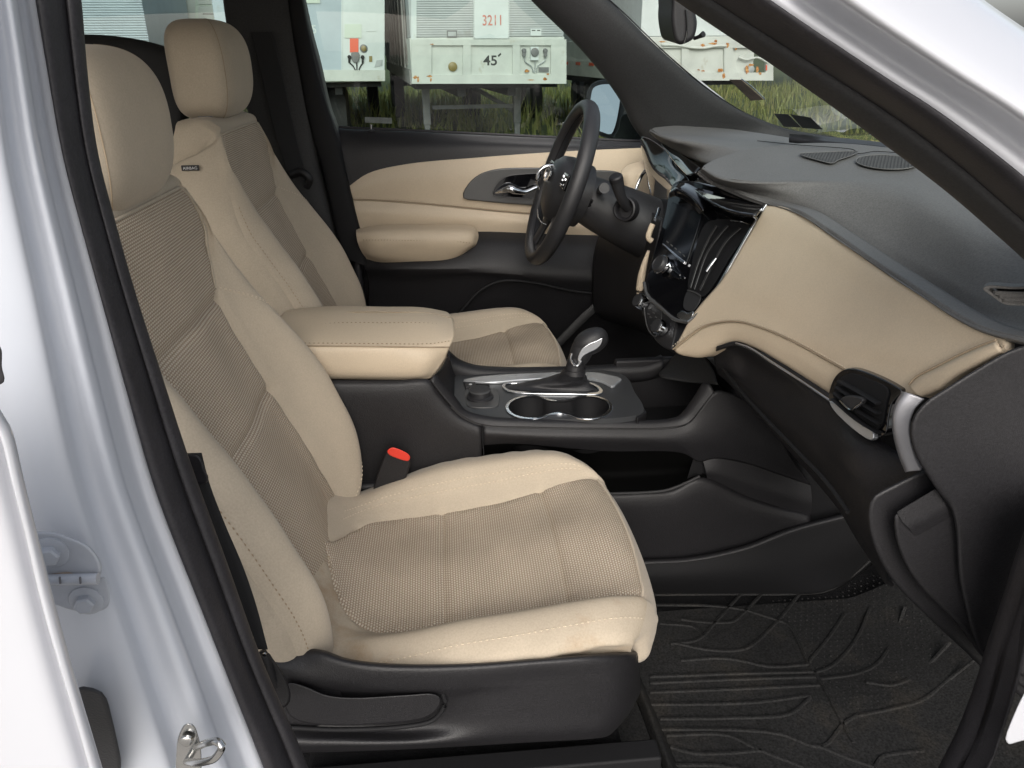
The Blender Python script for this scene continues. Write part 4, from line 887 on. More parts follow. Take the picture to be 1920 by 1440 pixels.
# ---- centre stack
PS = Plane(qy(1437, 385, -.15), qy(1285, 605, -.15), qy(1250, 350, .15))
def S(pts, o=0): return [PS.q(x, y, o) for x, y in pts]
so_ = cr(S([(1256, 352), (1266, 340), (1290, 338), (1330, 345), (1380, 362), (1436, 384), (1412, 425), (1380, 478), (1340, 545), (1305, 590), (1290, 602), (1268, 598), (1240, 576), (1214, 550), (1209, 530), (1217, 500), (1232, 450), (1246, 400)], .0), 90, True)
prism('stack_fascia', so_, -PS.n*.03, M['piano'], dash, .004, 3)
tube('stack_trim', S([(1437, 384), (1412, 425), (1381, 479), (1341, 547), (1306, 592), (1291, 604)], .003), .0035, M['chrome'], dash, n=60, k=10)
tube('stack_trim', S([(1291, 604), (1268, 600), (1240, 578), (1213, 552), (1208, 530)], .003), .0032, M['silver'], dash, n=60, k=10)
cc = cr(S([(1268, 590), (1278, 582), (1290, 586), (1300, 583), (1297, 594), (1288, 602), (1276, 599)], .004), 30, True)
prism('trim_corner', cc, -PS.n*.004, M['chrome'], dash, .0015)
# glossy shelf above the screen
s1 = [[PS.q(1258, 352, .004), PS.q(1275, 342, .004), PS.q(1300, 349, .004), PS.q(1322, 366, .004), PS.q(1330, 384, .004)], [PS.q(1255, 362, .020), PS.q(1268, 355, .022), PS.q(1290, 364, .022), PS.q(1308, 380, .022), PS.q(1318, 394, .020)], [PS.q(1255, 372, .012), PS.q(1266, 368, .014), PS.q(1285, 378, .014), PS.q(1303, 392, .014), PS.q(1312, 402, .012)]]
surf('screen_visor', s1, M['piano'], dash, 40, 24, thick=.004)
shp = [[qz(x, y, 1.287) for x, y in [(1312, 326), (1352, 342), (1400, 360), (1437, 381)]], [qz(x, y, 1.285) for x, y in [(1300, 350), (1334, 374), (1380, 393), (1420, 400)]], [qz(x, y, 1.283) for x, y in [(1300, 355), (1334, 380), (1379, 399), (1417, 405)]], [PS.q(x, y, .003) for x, y in [(1300, 366), (1332, 390), (1376, 409), (1420, 413)]]]
surf('top_tray', shp, M['piano'], dash, 40, 30, thick=.004)
sc = S([(1259, 378), (1316, 402), (1287, 492), (1240, 462)], .003)
prism('screen', sc, -PS.n*.003, M['screen'], dash, .001)
prism('silver_bar', S([(1240, 457), (1243, 456), (1284, 490), (1281, 495)], .008), -PS.n*.006, M['chrome'], dash, .001)
for i in range(5):
    x0, y0 = 1250+i*7.5, 451+i*6.2
    prism('touch_key', S([(x0, y0), (x0+3.5, y0+2.8), (x0+2.6, y0+5), (x0-.8, y0+2.2)], .0038), -PS.n*.001, M['silver'], dash, 0)
kc = PS.q(1243, 498, .006); lathe('volume_knob', kc, PS.n, [(.017, 0), (.017, .010), (.014, .014), (.013, .013)], M['leather'], dash, 36)
lathe('knob_ring', kc, PS.n, [(.0185, 0), (.0185, .006), (.017, .0065)], M['chrome'], dash, 36)
prism('key_strip', cr(S([(1233, 478), (1240, 478), (1275, 510), (1276, 522), (1268, 522), (1234, 492)], .004), 30, True), -PS.n*.003, M['screen'], dash, .001)
tube('key_divider', S([(1254, 488), (1258, 500), (1275, 516)], .006), .0014, M['chrome'], dash, k=6)
# air outlet beside the screen: recess, slats, tab
prism('outlet_frame', cr(S([(1322, 420), (1345, 412), (1392, 415), (1405, 425), (1370, 480), (1330, 545), (1318, 556), (1292, 545), (1290, 530)], .002), 60, True), -PS.n*.001, M['blackmatt'], dash, 0)
for pts_ in ([(1366, 424), (1352, 440), (1328, 474), (1303, 543)], [(1390, 428), (1366, 450), (1344, 484), (1314, 545)], [(1345, 424), (1330, 450), (1312, 490), (1296, 540)]):
    tube('outlet_slat', S(pts_, .004), .0028, M['blackmatt'], dash, k=8, flat=(.6, 1.6), up=PS.n, n=30)
    tube('slat_edge', S([(x-1, y) for x, y in pts_], .0085), .0005, M['silver'], dash, k=5, n=30)
tube('outlet_rim', S([(1370, 414), (1394, 417), (1404, 421)], .006), .0012, M['chrome'], dash, k=6)
tube('outlet_tab', S([(1343, 484), (1334, 496), (1325, 509)], .012), [.002, .0035, .003], M['chrome'], dash, k=10)
prism('stack_key', cr(S([(1289, 545), (1314, 556), (1300, 582), (1281, 576)], .003), 24, True), -PS.n*.002, M['leather'], dash, .001)
tube('key_line', S([(1289, 544), (1302, 548), (1314, 555)], .005), .0010, M['silver'], dash, k=6)
# climate controls under the stack
cl_ = cr(S([(1196, 548), (1212, 552), (1240, 578), (1268, 602), (1262, 640), (1258, 655), (1245, 652), (1225, 635), (1208, 600), (1198, 575)], -.012), 60, True)
prism('control_housing', cl_, -PS.n*.04, M['black'], dash, .004)
tube('control_outline', S([(1218, 566), (1232, 576), (1240, 586), (1236, 618), (1230, 630), (1218, 622), (1210, 596), (1210, 572)], -.0095), .0011, M['silver'], dash, k=6, closed=True, n=60)
for (x, y) in ((1207, 569), (1243, 617)):
    c = PS.q(x, y, -.010); b_ = lathe('climate_knob', c, PS.n, [(.0145, 0), (.0145, .012), (.013, .016)], M['chrome'], dash, 36)
    lathe('knob_cap', c+PS.n*.0165, PS.n, [(.0128, 0), (.012, .002)], M['leather'], b_, 36)
for (x, y) in ((1218, 578), (1226, 586), (1220, 594), (1229, 602), (1222, 610), (1216, 588), (1230, 594), (1226, 618)):
    prism('control_key', S([(x-2, y-1.5), (x+1.5, y), (x+1, y+2.4), (x-2.4, y+1)], -.0098), -PS.n*.001, M['silver'], dash, 0)
# ---- passenger air outlet
def fV(Y, Zv): return fP(Y, Zv)-.006
vo = cr(D([(1560, 751), (1562, 728), (1572, 706), (1585, 695), (1602, 691), (1640, 702), (1688, 726), (1698, 735), (1680, 755), (1672, 785), (1668, 812), (1650, 822), (1600, 782)], o=.006), 70, True)
prism('outlet_frame', vo, (.03, .01, 0), M['piano'], dash, .003)
vi = cr(D([(1572, 748), (1574, 730), (1582, 712), (1600, 702), (1640, 714), (1672, 732), (1668, 760), (1660, 800), (1645, 808), (1600, 772)], o=.0085), 60, True)
prism('outlet_recess', vi, (.003, .001, 0), M['blackmatt'], dash, 0)
for i in range(4):
    dx, dy = i*-2, i*20
    a0 = [(1588+i*-4, 716+i*11), (1625, 736+i*18), (1662, 758+i*18)]
    tube('outlet_slat', D(a0, o=.012), .002, M['blackmatt'], dash, k=8, flat=(2.6, .8))
ot = cr(D([(1597, 750), (1612, 744), (1640, 752), (1622, 770), (1616, 770)], o=.020), 24, True)
prism('outlet_tab', ot, (.008, .002, 0), M['leather'], dash, .002)
tube('tab_edge', D([(1599, 753), (1615, 768), (1622, 770), (1641, 757)], o=.022), .0012, M['chrome'], dash, k=6)
tube('outlet_trim', D([(1376, 644), (1400, 652), (1440, 677), (1500, 716), (1560, 757)], o=-.004), .0022, M['chrome'], dash, n=50, k=8)
bs = cr(D([(1566, 752), (1580, 757), (1652, 813), (1652, 822), (1644, 826), (1576, 772)], o=.012), 30, True)
prism('outlet_trim', bs, (.008, .002, -.002), M['strip'], dash, .002)
# ---- silver blade beside it, then the end cap
def EC(pts, Y=-.725): return [qy(x, y, Y) for x, y in pts]
ss = [EC([(1692, 734), (1680, 752), (1673, 775), (1673, 805), (1683, 850), (1697, 886)], -.690), EC([(1700, 736), (1686, 756), (1678, 778), (1679, 806), (1690, 850), (1704, 884)], -.703), EC([(1733, 748), (1715, 768), (1705, 800), (1707, 830), (1716, 862), (1727, 882)], -.712)]
surf('silver_blade', ss, M['satin'], dash, 50, 20, thick=.006)
ec = cr(EC([(1890, 656), (1930, 642), (1990, 640), (2000, 900), (2000, 1300), (1900, 1260), (1845, 1232), (1800, 1100), (1790, 985), (1780, 950), (1758, 922), (1739, 894), (1714, 850), (1704, 806), (1712, 778), (1736, 750), (1770, 728), (1830, 690)], -.735), 110, True)
prism('end_cap', ec, (0, .03, 0), M['black'], dash, .010, 5)
# ---- black lower dash / glove box
def X_(pts): return [qx(x, y, X) for x, y, X in pts]
t0 = D([(1340, 655), (1376, 646), (1400, 656), (1440, 682), (1500, 721), (1560, 762), (1620, 806), (1680, 850), (1730, 885)], o=-.006)
t1 = X_([(1338, 668, .445), (1372, 660, .455), (1398, 676, .470), (1440, 708, .48), (1495, 752, .485), (1550, 796, .485), (1605, 846, .475)])+[qy(1655, 890, -.645), qy(1700, 925, -.675)]
t2 = X_([(1342, 690, .450), (1365, 692, .455), (1395, 722, .470), (1440, 768, .48), (1490, 818, .485), (1535, 862, .485), (1580, 912, .48)])+[qy(1622, 975, -.63), qy(1665, 1050, -.665)]
t3 = X_([(1350, 705, .50), (1370, 722, .50), (1400, 756, .51), (1440, 800, .52), (1485, 850, .53), (1525, 895, .53), (1562, 940, .53)])+[qy(1605, 1000, -.60), qy(1655, 1080, -.63)]
t4 = X_([(1360, 705, .62), (1385, 722, .62), (1420, 756, .64), (1460, 800, .66), (1500, 850, .68), (1540, 895, .68), (1580, 940, .68), (1620, 1010, .68), (1670, 1100, .68)])
surf('glove_box', [t0, t1, t2, t3, t4], M['black'], dash, 70, 50, thick=.006)
tube('glove_box_gap', [qx(x, y, .455) for x, y in [(1355, 690), (1390, 735), (1440, 790), (1500, 852), (1550, 905), (1590, 960)]], .003, M['blackmatt'], dash, n=50)
surf('underside', [X_([(1290, 670, .50), (1320, 668, .5), (1345, 690, .5)]), X_([(1290, 700, .62), (1330, 720, .62), (1380, 760, .62)]), X_([(1300, 760, .9), (1400, 820, .9), (1500, 900, .9)])], M['blackmatt'], dash, 20, 20)
# kick panel with its ledge
ka_ = [EC([(1728, 882), (1680, 905), (1642, 924), (1630, 934), (1625, 950), (1626, 985), (1640, 1035), (1672, 1090), (1730, 1150), (1800, 1215), (1850, 1260)], -.700),
       EC([(1740, 895), (1695, 916), (1655, 935), (1645, 945), (1641, 960), (1643, 990), (1657, 1035), (1690, 1085), (1745, 1140), (1810, 1200), (1860, 1240)], -.715),
       EC([(1762, 935), (1730, 940), (1690, 952), (1676, 962), (1672, 975), (1676, 1000), (1690, 1035), (1720, 1080), (1770, 1130), (1830, 1185), (1880, 1220)], -.712)]
kp_ = cr(EC([(1728, 882), (1680, 904), (1642, 924), (1630, 934), (1625, 950), (1626, 985), (1640, 1035), (1672, 1090), (1730, 1150), (1800, 1215), (1850, 1260), (1990, 1340), (2000, 1100), (1990, 900), (1850, 860)], -.700), 100, True)
prism('kick_panel', kp_, (0, .05, 0), M['black'], dash, .012, 5)
lg = cr(EC([(1676, 966), (1684, 955), (1702, 945), (1760, 915), (1850, 900), (1990, 960), (1990, 1310), (1862, 1252), (1790, 1165), (1720, 1095), (1688, 1040), (1675, 990)], -.722), 70, True)
prism('kick_cover', lg, (0, .03, 0), M['black'], dash, .006, 4)
surf('kick_ledge', [EC([(1682, 960), (1712, 942), (1735, 928), (1754, 917)], -.7225), EC([(1692, 978), (1722, 963), (1748, 949), (1768, 938)], -.7245), EC([(1704, 990), (1734, 975), (1758, 962), (1776, 952)], -.7255), EC([(1716, 1006), (1744, 992), (1764, 980), (1780, 972)], -.7225)], M['black'], dash, 30, 24)

# ================================================================== steering wheel and column
wc = qy(1050, 345, .38); u = qy(1105, 197, .38)-qy(995, 495, .38); u /= np.linalg.norm(u); ax = np.array([0, 1., 0]); nn = np.cross(u, ax); 
if nn[0] > 0: nn = -nn
wh = empty('steering_wheel', wc, 'black leather three spoke steering wheel with silver emblem in its hub', 'steering wheel')
rim = [wc+.1735*(math.cos(a)*u+math.sin(a)*ax) for a in np.linspace(0, 2*math.pi, 48, endpoint=False)]
tube('rim', rim, .0165, M['leather'], wh, n=96, k=16, closed=True, flat=(.92, 1.08), up=nn)
tube('rim_seam', [wc+.157*(math.cos(a)*u+math.sin(a)*ax)+nn*.002 for a in np.linspace(0, 2*math.pi, 48, endpoint=False)], .0008, M['blackmatt'], wh, n=96, k=6, closed=True)
def wp(a, b, c): return wc+u*a+ax*b+nn*c
hub = [[wp(r*.95*math.cos(a)*(1.05 if math.cos(a) < 0 else .8), r*math.sin(a)*1.0, h) for a in np.linspace(0, 2*math.pi, 33)] for r, h in ((.080, -.06), (.086, -.01), (.080, .010), (.060, .024), (.030, .031), (.001, .033))]
V = np.array(hub).reshape(-1, 3); mesh_obj('hub', V, orient_out(V, gridfaces(33, 6), wp(0, 0, -.02)), M['leather'], wh)
tube('hub_trim', [qy(x, y, .39) for x, y in [(1012, 356), (1007, 338), (1012, 320), (1024, 312), (1044, 309)]], [.001, .004, .005, .004, .001], M['chrome'], wh, k=10)
tube('hub_trim', [qy(x, y, .36) for x, y in [(1008, 392), (1010, 408), (1017, 418), (1024, 421)]], [.001, .0025, .002], M['chrome'], wh, k=8)
for sgn in (-1, 1):
    tube('spoke', [wp(.012, sgn*.06, -.010), wp(.015, sgn*.11, -.008), wp(.02, sgn*.165, -.002)], [.022, .018, .016], M['leather'], wh, flat=(1.3, .55), up=nn, k=14)
    tube('spoke', [wp(-.05, sgn*.035, -.012), wp(-.10, sgn*.05, -.010), wp(-.160, sgn*.062, -.002)], [.020, .016, .015], M['leather'], wh, flat=(1.2, .5), up=nn, k=14)
    box('switch_pad', wp(.018, sgn*.105, .006), (.02, .05, .035), M['piano'], wh, .004, M=np.stack([nn, ax, u], 1))
    for k_ in (-1, 0, 1): box('switch', wp(.018+k_*.010, sgn*.105, .017), (.004, .022, .006), M['piano'], wh, .001, M=np.stack([nn, ax, u], 1))
# emblem: cross shaped, slanted ends, chrome outline round a dark field
def cross(s): return [(-.036*s, .0), (-.029*s, .0115*s), (-.0125*s, .0115*s), (-.0125*s, .0165*s), (.0125*s+.003, .0165*s), (.0125*s, .0115*s), (.033*s, .0115*s), (.036*s, .0), (.029*s, -.0115*s), (.0125*s, -.0115*s), (.0125*s, -.0165*s), (-.0125*s-.003, -.0165*s), (-.0125*s, -.0115*s), (-.033*s, -.0115*s)]
eo = [wp(.012+b, -a, .036) for a, b in cross(1.0)]; ei = [wp(.012+b, -a, .036) for a, b in cross(.72)]
ringprism('emblem', eo, ei, -nn*.004, M['chrome'], wh, .0005)
mesh_obj('emblem_field', [p-nn*.002 for p in ei], orient(ei, [tuple(range(14))]), M['silver'], wh)
cn = empty('steering_column', wc-nn*.1, 'black steering column cover with control stalk behind the wheel', 'column')
tube('column_cover', [wp(-.01, 0, -.045), wp(-.015, 0, -.10), wp(-.02, 0, -.16), wp(-.03, 0, -.26)], [.056, .068, .076, .080], M['leather'], cn, k=28, flat=(1.0, .9), up=u, n=30)
sb_, st_ = qy(1171, 392, .27), qy(1156, 338, .25)
lathe('stalk_ring', sb_, (-.6, -.7, .2), [(.026, -.02), (.026, .002), (.023, .004), (.020, .001), (.018, -.012)], M['black'], cn, 36)
tube('stalk', [sb_+np.array([.01, .01, 0]), sb_*.6+st_*.4, st_], [.010, .011, .0145], M['leather'], cn, k=18, n=20)
lathe('stalk_end', st_, st_-sb_, [(.0148, -.001), (.0148, .008), (.012, .011)], M['black'], cn, 24)
tube('stalk', [wp(.02, -.05, -.08), wp(.03, -.10, -.07), wp(.035, -.135, -.065)], [.008, .009, .011], M['leather'], cn, k=14, n=20)
box('shroud_key', qy(1100, 380, .33), (.03, .02, .02), M['piano'], cn, .004)

# ================================================================== centre console
con = empty('centre_console', (.1, 0, .5), 'black centre console with cup holders and silver trim between the front seats', 'console')
YS = -.128
def K(pts, Y=YS): return [qy(p[0], p[1], p[2] if len(p) == 3 else Y) for p in pts]
# near side: rear part and front part, split by a thin gap
rear = [K([(540, 713), (640, 713), (740, 713), (806, 713), (822, 735), (845, 762), (868, 782), (903, 797)]), K([(540, 730), (640, 730), (740, 730), (795, 733), (815, 755), (835, 775), (862, 792), (903, 806)], YS-.006), K([(540, 860), (640, 860), (740, 860), (795, 862), (820, 864), (845, 866), (875, 868), (903, 870)], YS-.004), K([(540, 1020), (640, 1020), (740, 1020), (795, 1020), (820, 1020), (845, 1020), (875, 1020), (903, 1020)], YS+.01)]
surf('side_panel', rear, M['black'], con, 50, 30, thick=.006)
ft = K([(906, 797), (1000, 802), (1130, 804), (1258, 802), (1290, 794), (1318, 762), (1340, 735), (1390, 745), (1460, 790)])
ft2 = K([(906, 812), (1000, 818), (1130, 820), (1262, 822), (1310, 820), (1350, 812), (1380, 800), (1420, 820), (1480, 850)], YS-.008)
ft3 = K([(906, 835), (960, 832), (1130, 846), (1280, 850), (1312, 866), (1340, 860), (1400, 870), (1460, 890), (1520, 910)], YS+.002)
pk0 = [qy(x, y, Y) for x, y, Y in [(906, 838, YS+.03), (960, 836, YS+.03), (1130, 850, YS+.03), (1262, 853, YS+.03), (1300, 862, YS+.02), (1340, 863, YS), (1400, 876, YS), (1460, 900, YS), (1520, 920, YS)]]
pkm = [qy(x, y, Y) for x, y, Y in [(906, 880, YS+.11), (960, 880, YS+.11), (1130, 890, YS+.11), (1240, 885, YS+.11), (1285, 882, YS+.07), (1330, 885, YS), (1400, 905, YS), (1460, 930, YS), (1520, 945, YS)]]
pk1 = K([(906, 925), (960, 915), (1130, 925), (1215, 922), (1262, 918), (1312, 895), (1400, 930), (1460, 950), (1520, 965)], YS-.004)
pk2 = K([(906, 945), (960, 935), (1130, 944), (1222, 940), (1275, 934), (1325, 915), (1400, 950), (1460, 965), (1520, 980)], YS-.010)
pk3 = K([(906, 1100), (960, 1100), (1130, 1100), (1230, 1100), (1300, 1100), (1350, 1095), (1420, 1080), (1500, 1060), (1560, 1040)], YS+.01)
surf('side_panel', [ft, ft2, ft3], M['black'], con, 80, 24, thick=.006)
M['shaded_lining'] = mat('shaded_pocket_lining', (.003, .003, .003), .9, spec=.1, var=(9, .2))  # pocket lining, its colour blackened to stand in for the seat's shade
surf('side_pocket', [cr(r, 60)[:40] for r in (ft3, pk0, pkm, pk1)], M['shaded_lining'], con, 60, 24)
surf('side_panel', [cr(ft3, 60)[38:], cr(ft3, 60)[38:]*.5+cr(pk1, 60)[38:]*.5+np.array([0, -.006, 0]), cr(pk1, 60)[38:]], M['black'], con, 30, 16)
surf('side_panel', [pk1, pk2, pk3], M['black'], con, 80, 24, thick=.006)
tube('pocket_lip', K([(1130, 926), (1215, 923), (1250, 919), (1280, 908), (1312, 893)], YS-.008), .0028, M['trim'], con, n=50)
tube('panel_gap', K([(904, 797), (905, 825), (908, 862)], YS-.009), .0012, M['blackmatt'], con, n=20, k=6)
# tunnel forward of the pocket, up into the dash
surf('tunnel_side', [K([(1330, 735), (1380, 760), (1450, 810), (1560, 890)], YS+.012), K([(1300, 860), (1400, 900), (1500, 940), (1600, 965)], YS+.015), K([(1220, 1080), (1400, 1080), (1500, 1060), (1620, 1030)], YS+.02)], M['blackmatt'], con, 30, 20)
# top: rim, plate
zt = .905
def Zt(pts, z=zt): return [qz(x, y, z) for x, y in pts]
rim_o = K([(806, 713), (822, 735), (845, 762), (868, 782), (903, 797), (1000, 802), (1130, 804), (1258, 802), (1290, 794), (1318, 762), (1340, 735)])
rim_i = [qy(x, y, Y) for x, y, Y in [(818, 708, -.115), (835, 728, -.112), (855, 752, -.110), (870, 772, -.110), (905, 783, -.112), (1000, 790, -.112), (1130, 792, -.112), (1250, 790, -.112), (1275, 782, -.112), (1300, 752, -.112), (1322, 718, -.112)]]
surf('side_rim', [rim_o, np.array(rim_o)*.5+np.array(rim_i)*.5+np.array([0, -.001, .006]), rim_i, np.array(rim_i)+np.array([0, .004, -.02])], M['black'], con, 80, 16, thick=.004)
tube('rim_line', [p+np.array([0, -.001, .0]) for p in rim_o[2:9]], .0012, M['trim'], con, n=60, k=6)
pt = cr(Zt([(852, 706), (870, 700), (930, 697), (1060, 694), (1140, 695), (1172, 705), (1190, 735), (1206, 762), (1203, 775), (1150, 784), (1000, 785), (905, 780), (868, 772), (855, 758)]), 90, True)
M['plate'] = mat('console_plate_grey', (.040, .042, .045), .38, bump=(900, .1), var=(6, .05))
fr_ = [qy(x, y, Y) for x, y, Y in [(838, 668, .115), (852, 684, .115), (880, 694, .115), (930, 699, .115), (1060, 697, .115), (1160, 692, .115), (1215, 688, .115), (1245, 678, .115)]]
fr2 = [qy(x, y, Y) for x, y, Y in [(838, 658, .135), (856, 674, .135), (885, 686, .135), (935, 691, .135), (1060, 690, .135), (1160, 685, .135), (1215, 678, .135), (1240, 668, .135)]]
surf('side_rim', [np.array(fr_)+np.array([0, 0, -.03]), fr_, fr2, np.array(fr2)+np.array([0, .01, -.08])], M['black'], con, 60, 14, thick=.004)
surf('console_rear_wall', [[qy(806, 713, -.11), qy(830, 690, 0), qy(842, 668, .11)], Zt([(853, 778), (852, 740), (853, 700)])], M['black'], con, 20, 14, thick=.004)
box('console_core', (-.26, 0, .74), (.36, .22, .46), M['blackmatt'], con, .01)
box('tray_floor', (.55, .045, .80), (.62, .13, .02), M['blackmatt'], con, 0)
# silver strip
sl_ = cr(Zt([(868, 712), (895, 706), (925, 703), (1000, 699), (1080, 697), (1120, 698), (1145, 703), (1166, 709), (1158, 716), (1149, 724), (1128, 714), (1100, 709), (1040, 708), (970, 712), (920, 716)], zt+.006), 80, True)
prism('silver_strip', sl_, (0, 0, -.006), M['strip'], con, .002, 3)
# selector surround and boot
so2 = cr(Zt([(942, 721), (948, 717), (1000, 716), (1100, 715), (1118, 720), (1131, 732), (1126, 738), (1060, 738), (960, 735), (946, 730)], zt+.004), 70, True)
si2 = cr(Zt([(948, 722), (953, 719), (1000, 718.5), (1098, 718), (1112, 722), (1123, 731), (1118, 735), (1060, 735), (963, 732), (951, 728)], zt+.004), 70, True)
ringprism('selector_trim', so2, si2, (0, 0, -.004), M['chrome'], con, .0012)
gs = empty('gear_selector', qz(1085, 715, zt), 'black and chrome gear selector lever with leather boot on the console', 'gear lever')
b0 = cr(Zt([(952, 726), (960, 720), (1010, 719), (1090, 719), (1112, 724), (1115, 731), (1060, 734), (975, 731)], zt+.002), 40, True)
b1 = cr([qz(x, y, z) for x, y, z in [(985, 722, .912), (1000, 714, .915), (1040, 706, .92), (1085, 706, .925), (1102, 714, .922), (1100, 724, .915), (1060, 728, .912), (1005, 727, .91)]], 40, True)
b2 = cr([qz(x, y, z) for x, y, z in [(1042, 716, .925), (1050, 702, .935), (1068, 694, .94), (1085, 692, .945), (1096, 698, .94), (1095, 710, .935), (1075, 717, .93), (1055, 719, .925)]], 40, True)
tp = qy(1078, 690, -.02)
b3 = np.array([tp+.020*np.array([math.cos(a), math.sin(a), 0]) for a in np.linspace(0, 2*math.pi, 40, endpoint=False)])
def align(a, b):
    best = min(range(len(b)), key=lambda k: np.sum((np.roll(b, -k, 0)-a)**2)); c1 = np.roll(b, -best, 0)
    bb = b[::-1]; best2 = min(range(len(b)), key=lambda k: np.sum((np.roll(bb, -k, 0)-a)**2)); c2 = np.roll(bb, -best2, 0)
    return c1 if np.sum((c1-a)**2) < np.sum((c2-a)**2) else c2
b1 = align(b0, b1); b2 = align(b1, b2); b3 = align(b2, b3); bt = []
st4 = [b0, b1, b2, b3]
for k_ in range(16):
    s = k_/15*3; i = min(int(s), 2); t = s-i; r_ = st4[i]*(1-t)+st4[i+1]*t
    c = r_.mean(0); wob = .0022*math.sin(k_*1.7); bt.append(c+(r_-c)*(1+wob*18*math.sin(math.pi*k_/15)))
V = np.array(bt).reshape(-1, 3); mesh_obj('leather_boot', V, orient_out(V, gridfaces(40, 16, True), V.mean(0)), M['leather'], gs)
tube('lever_neck', [qy(1077, 700, -.02), qy(1080, 678, -.02), qy(1084, 662, -.02)], [.020, .017, .015], M['leather'], gs, k=20, n=16)
# knob head: forward leaning rounded form
def knob(name, cpx, rx, ry, rz, tilt, mt, Y):
    c = qy(cpx[0], cpx[1], Y); V = []
    for a in np.linspace(-math.pi/2, math.pi/2, 20):
        for b in np.linspace(0, 2*math.pi, 28, endpoint=False):
            x, y, z = rx*math.cos(a)*math.cos(b), ry*math.cos(a)*math.sin(b), rz*math.copysign(abs(math.sin(a))**.8, math.sin(a))
            V.append(c+np.array([x*math.cos(tilt)+z*math.sin(tilt), y, -x*math.sin(tilt)+z*math.cos(tilt)]))
    return mesh_obj(name, V, orient_out(V, gridfaces(28, 20, True), c), mt, gs)
knob('knob', (1108, 640), .034, .024, .024, math.radians(-25), M['leather'], -.02)
knob('knob_body', (1092, 655), .021, .022, .036, math.radians(22), M['leather'], -.018)
kc_ = [(1083, 672), (1090, 656), (1102, 646), (1118, 639), (1130, 634), (1127, 646), (1118, 655), (1104, 662), (1094, 668), (1086, 680)]
kp = cr([qy(x, y, -.047) for x, y in kc_], 40, True); prism('knob_trim', kp, (0, .012, 0), M['chrome'], gs, .004, 4)
tube('knob_trim', [qy(1072, 662, -.044), qy(1070, 672, -.045), qy(1074, 682, -.046), qy(1082, 686, -.046), qy(1090, 676, -.046)], .003, M['chrome'], gs, k=10)
# cup holders with chrome outline
def ell(cx, cy, rx, ry, a0, a1, n): return [(cx+rx*math.cos(a), cy+ry*math.sin(a)) for a in np.linspace(a0, a1, n)]
pathc = ell(995, 763, 44, 21, math.radians(42), math.radians(318), 22)[::1]
pathr = ell(1103, 763, 43, 21, math.radians(222), math.radians(498), 22)
loop = cr(Zt(pathc+[(1045, 751), (1054, 751)]+pathr+[(1054, 774), (1045, 774)], zt+.003), 140, True)
cen = loop.mean(0)
inner = []
for i in range(140):
    t = loop[(i+1) % 140]-loop[i-1]; nrm_ = np.cross(t, (0, 0, 1)); nrm_ /= np.linalg.norm(nrm_)
    inner.append((loop[i]+nrm_*.0035, loop[i]-nrm_*.0035))
ia, ib = np.array([p[0] for p in inner]), np.array([p[1] for p in inner])
area = lambda P: abs(np.sum(P[:, 0]*np.roll(P[:, 1], -1)-P[:, 1]*np.roll(P[:, 0], -1)))
o_, i_ = (ia, ib) if area(ia) > area(ib) else (ib, ia)
ringprism('cup_holder_rim', o_, i_, (0, 0, -.004), M['chrome'], con, .0012)
cut_wall = np.vstack([i_+np.array([0, 0, .0005]), i_+np.array([0, 0, -.075])])
Fc = [(i, (i+1) % 140, (i+1) % 140+140, i+140) for i in range(140)]
if True:
    cw = mesh_obj('cup_holder', cut_wall, Fc+[tuple(range(140, 280))], M['blackmatt'], con)
bmp = bmesh.new(); o3 = [bmp.verts.new(tuple(p-np.array(wloc(con)))) for p in pt]; i3_ = [bmp.verts.new(tuple(p*[1, 1, 0]+np.array([0, 0, zt])-np.array(wloc(con)))) for p in i_]
ed = [bmp.edges.new((o3[k], o3[(k+1) % len(o3)])) for k in range(len(o3))]+[bmp.edges.new((i3_[k], i3_[(k+1) % len(i3_)])) for k in range(len(i3_))]
bmesh.ops.triangle_fill(bmp, edges=ed, use_beauty=True, normal=(0, 0, 1))
me2 = bpy.data.meshes.new('top_plate'); bmp.to_mesh(me2); bmp.free(); me2.materials.append(M['plate']); op = bpy.data.objects.new('top_plate', me2); col.objects.link(op); op.parent = con
surf('top_plate', [list(pt)+[pt[0]], list(pt+np.array([0, 0, -.003]))+[pt[0]+np.array([0, 0, -.003])], list(pt+np.array([0, 0, -.012]))+[pt[0]+np.array([0, 0, -.012])]], M['plate'], con, 120, 4)
# drive mode dial, brake switch
dc = qz(900, 745, zt+.002)
dg_ = cr(Zt([(872, 733), (878, 727), (925, 727), (934, 735), (936, 752), (930, 762), (880, 762), (874, 752)], zt+.002), 50, True)
prism('dial_surround', dg_, (0, 0, -.003), M['silver'], con, .001); 
lathe('mode_dial', dc, (0, 0, 1), [(.026, 0), (.026, .004), (.021, .006), (.021, .016), (.019, .018)], M['leather'], con, 40)
lathe('dial_ring', dc+np.array([0, 0, .0145]), (0, 0, 1), [(.0214, 0), (.0216, .0018), (.0198, .0032)], M['silver'], con, 40)
prism('brake_slot', Zt([(868, 716), (916, 715), (918, 724), (872, 725)], zt+.0015), (0, 0, -.001), M['blackmatt'], con, 0)
prism('brake_switch', Zt([(870, 716), (891, 716), (894, 725), (873, 726)], zt+.006), (0, 0, -.006), M['leather'], con, .001)
lathe('switch_mark', qz(882, 720.5, zt+.0065), (0, 0, 1), [(.0035, 0), (.0035, .0003)], M['white_print'], con, 20)
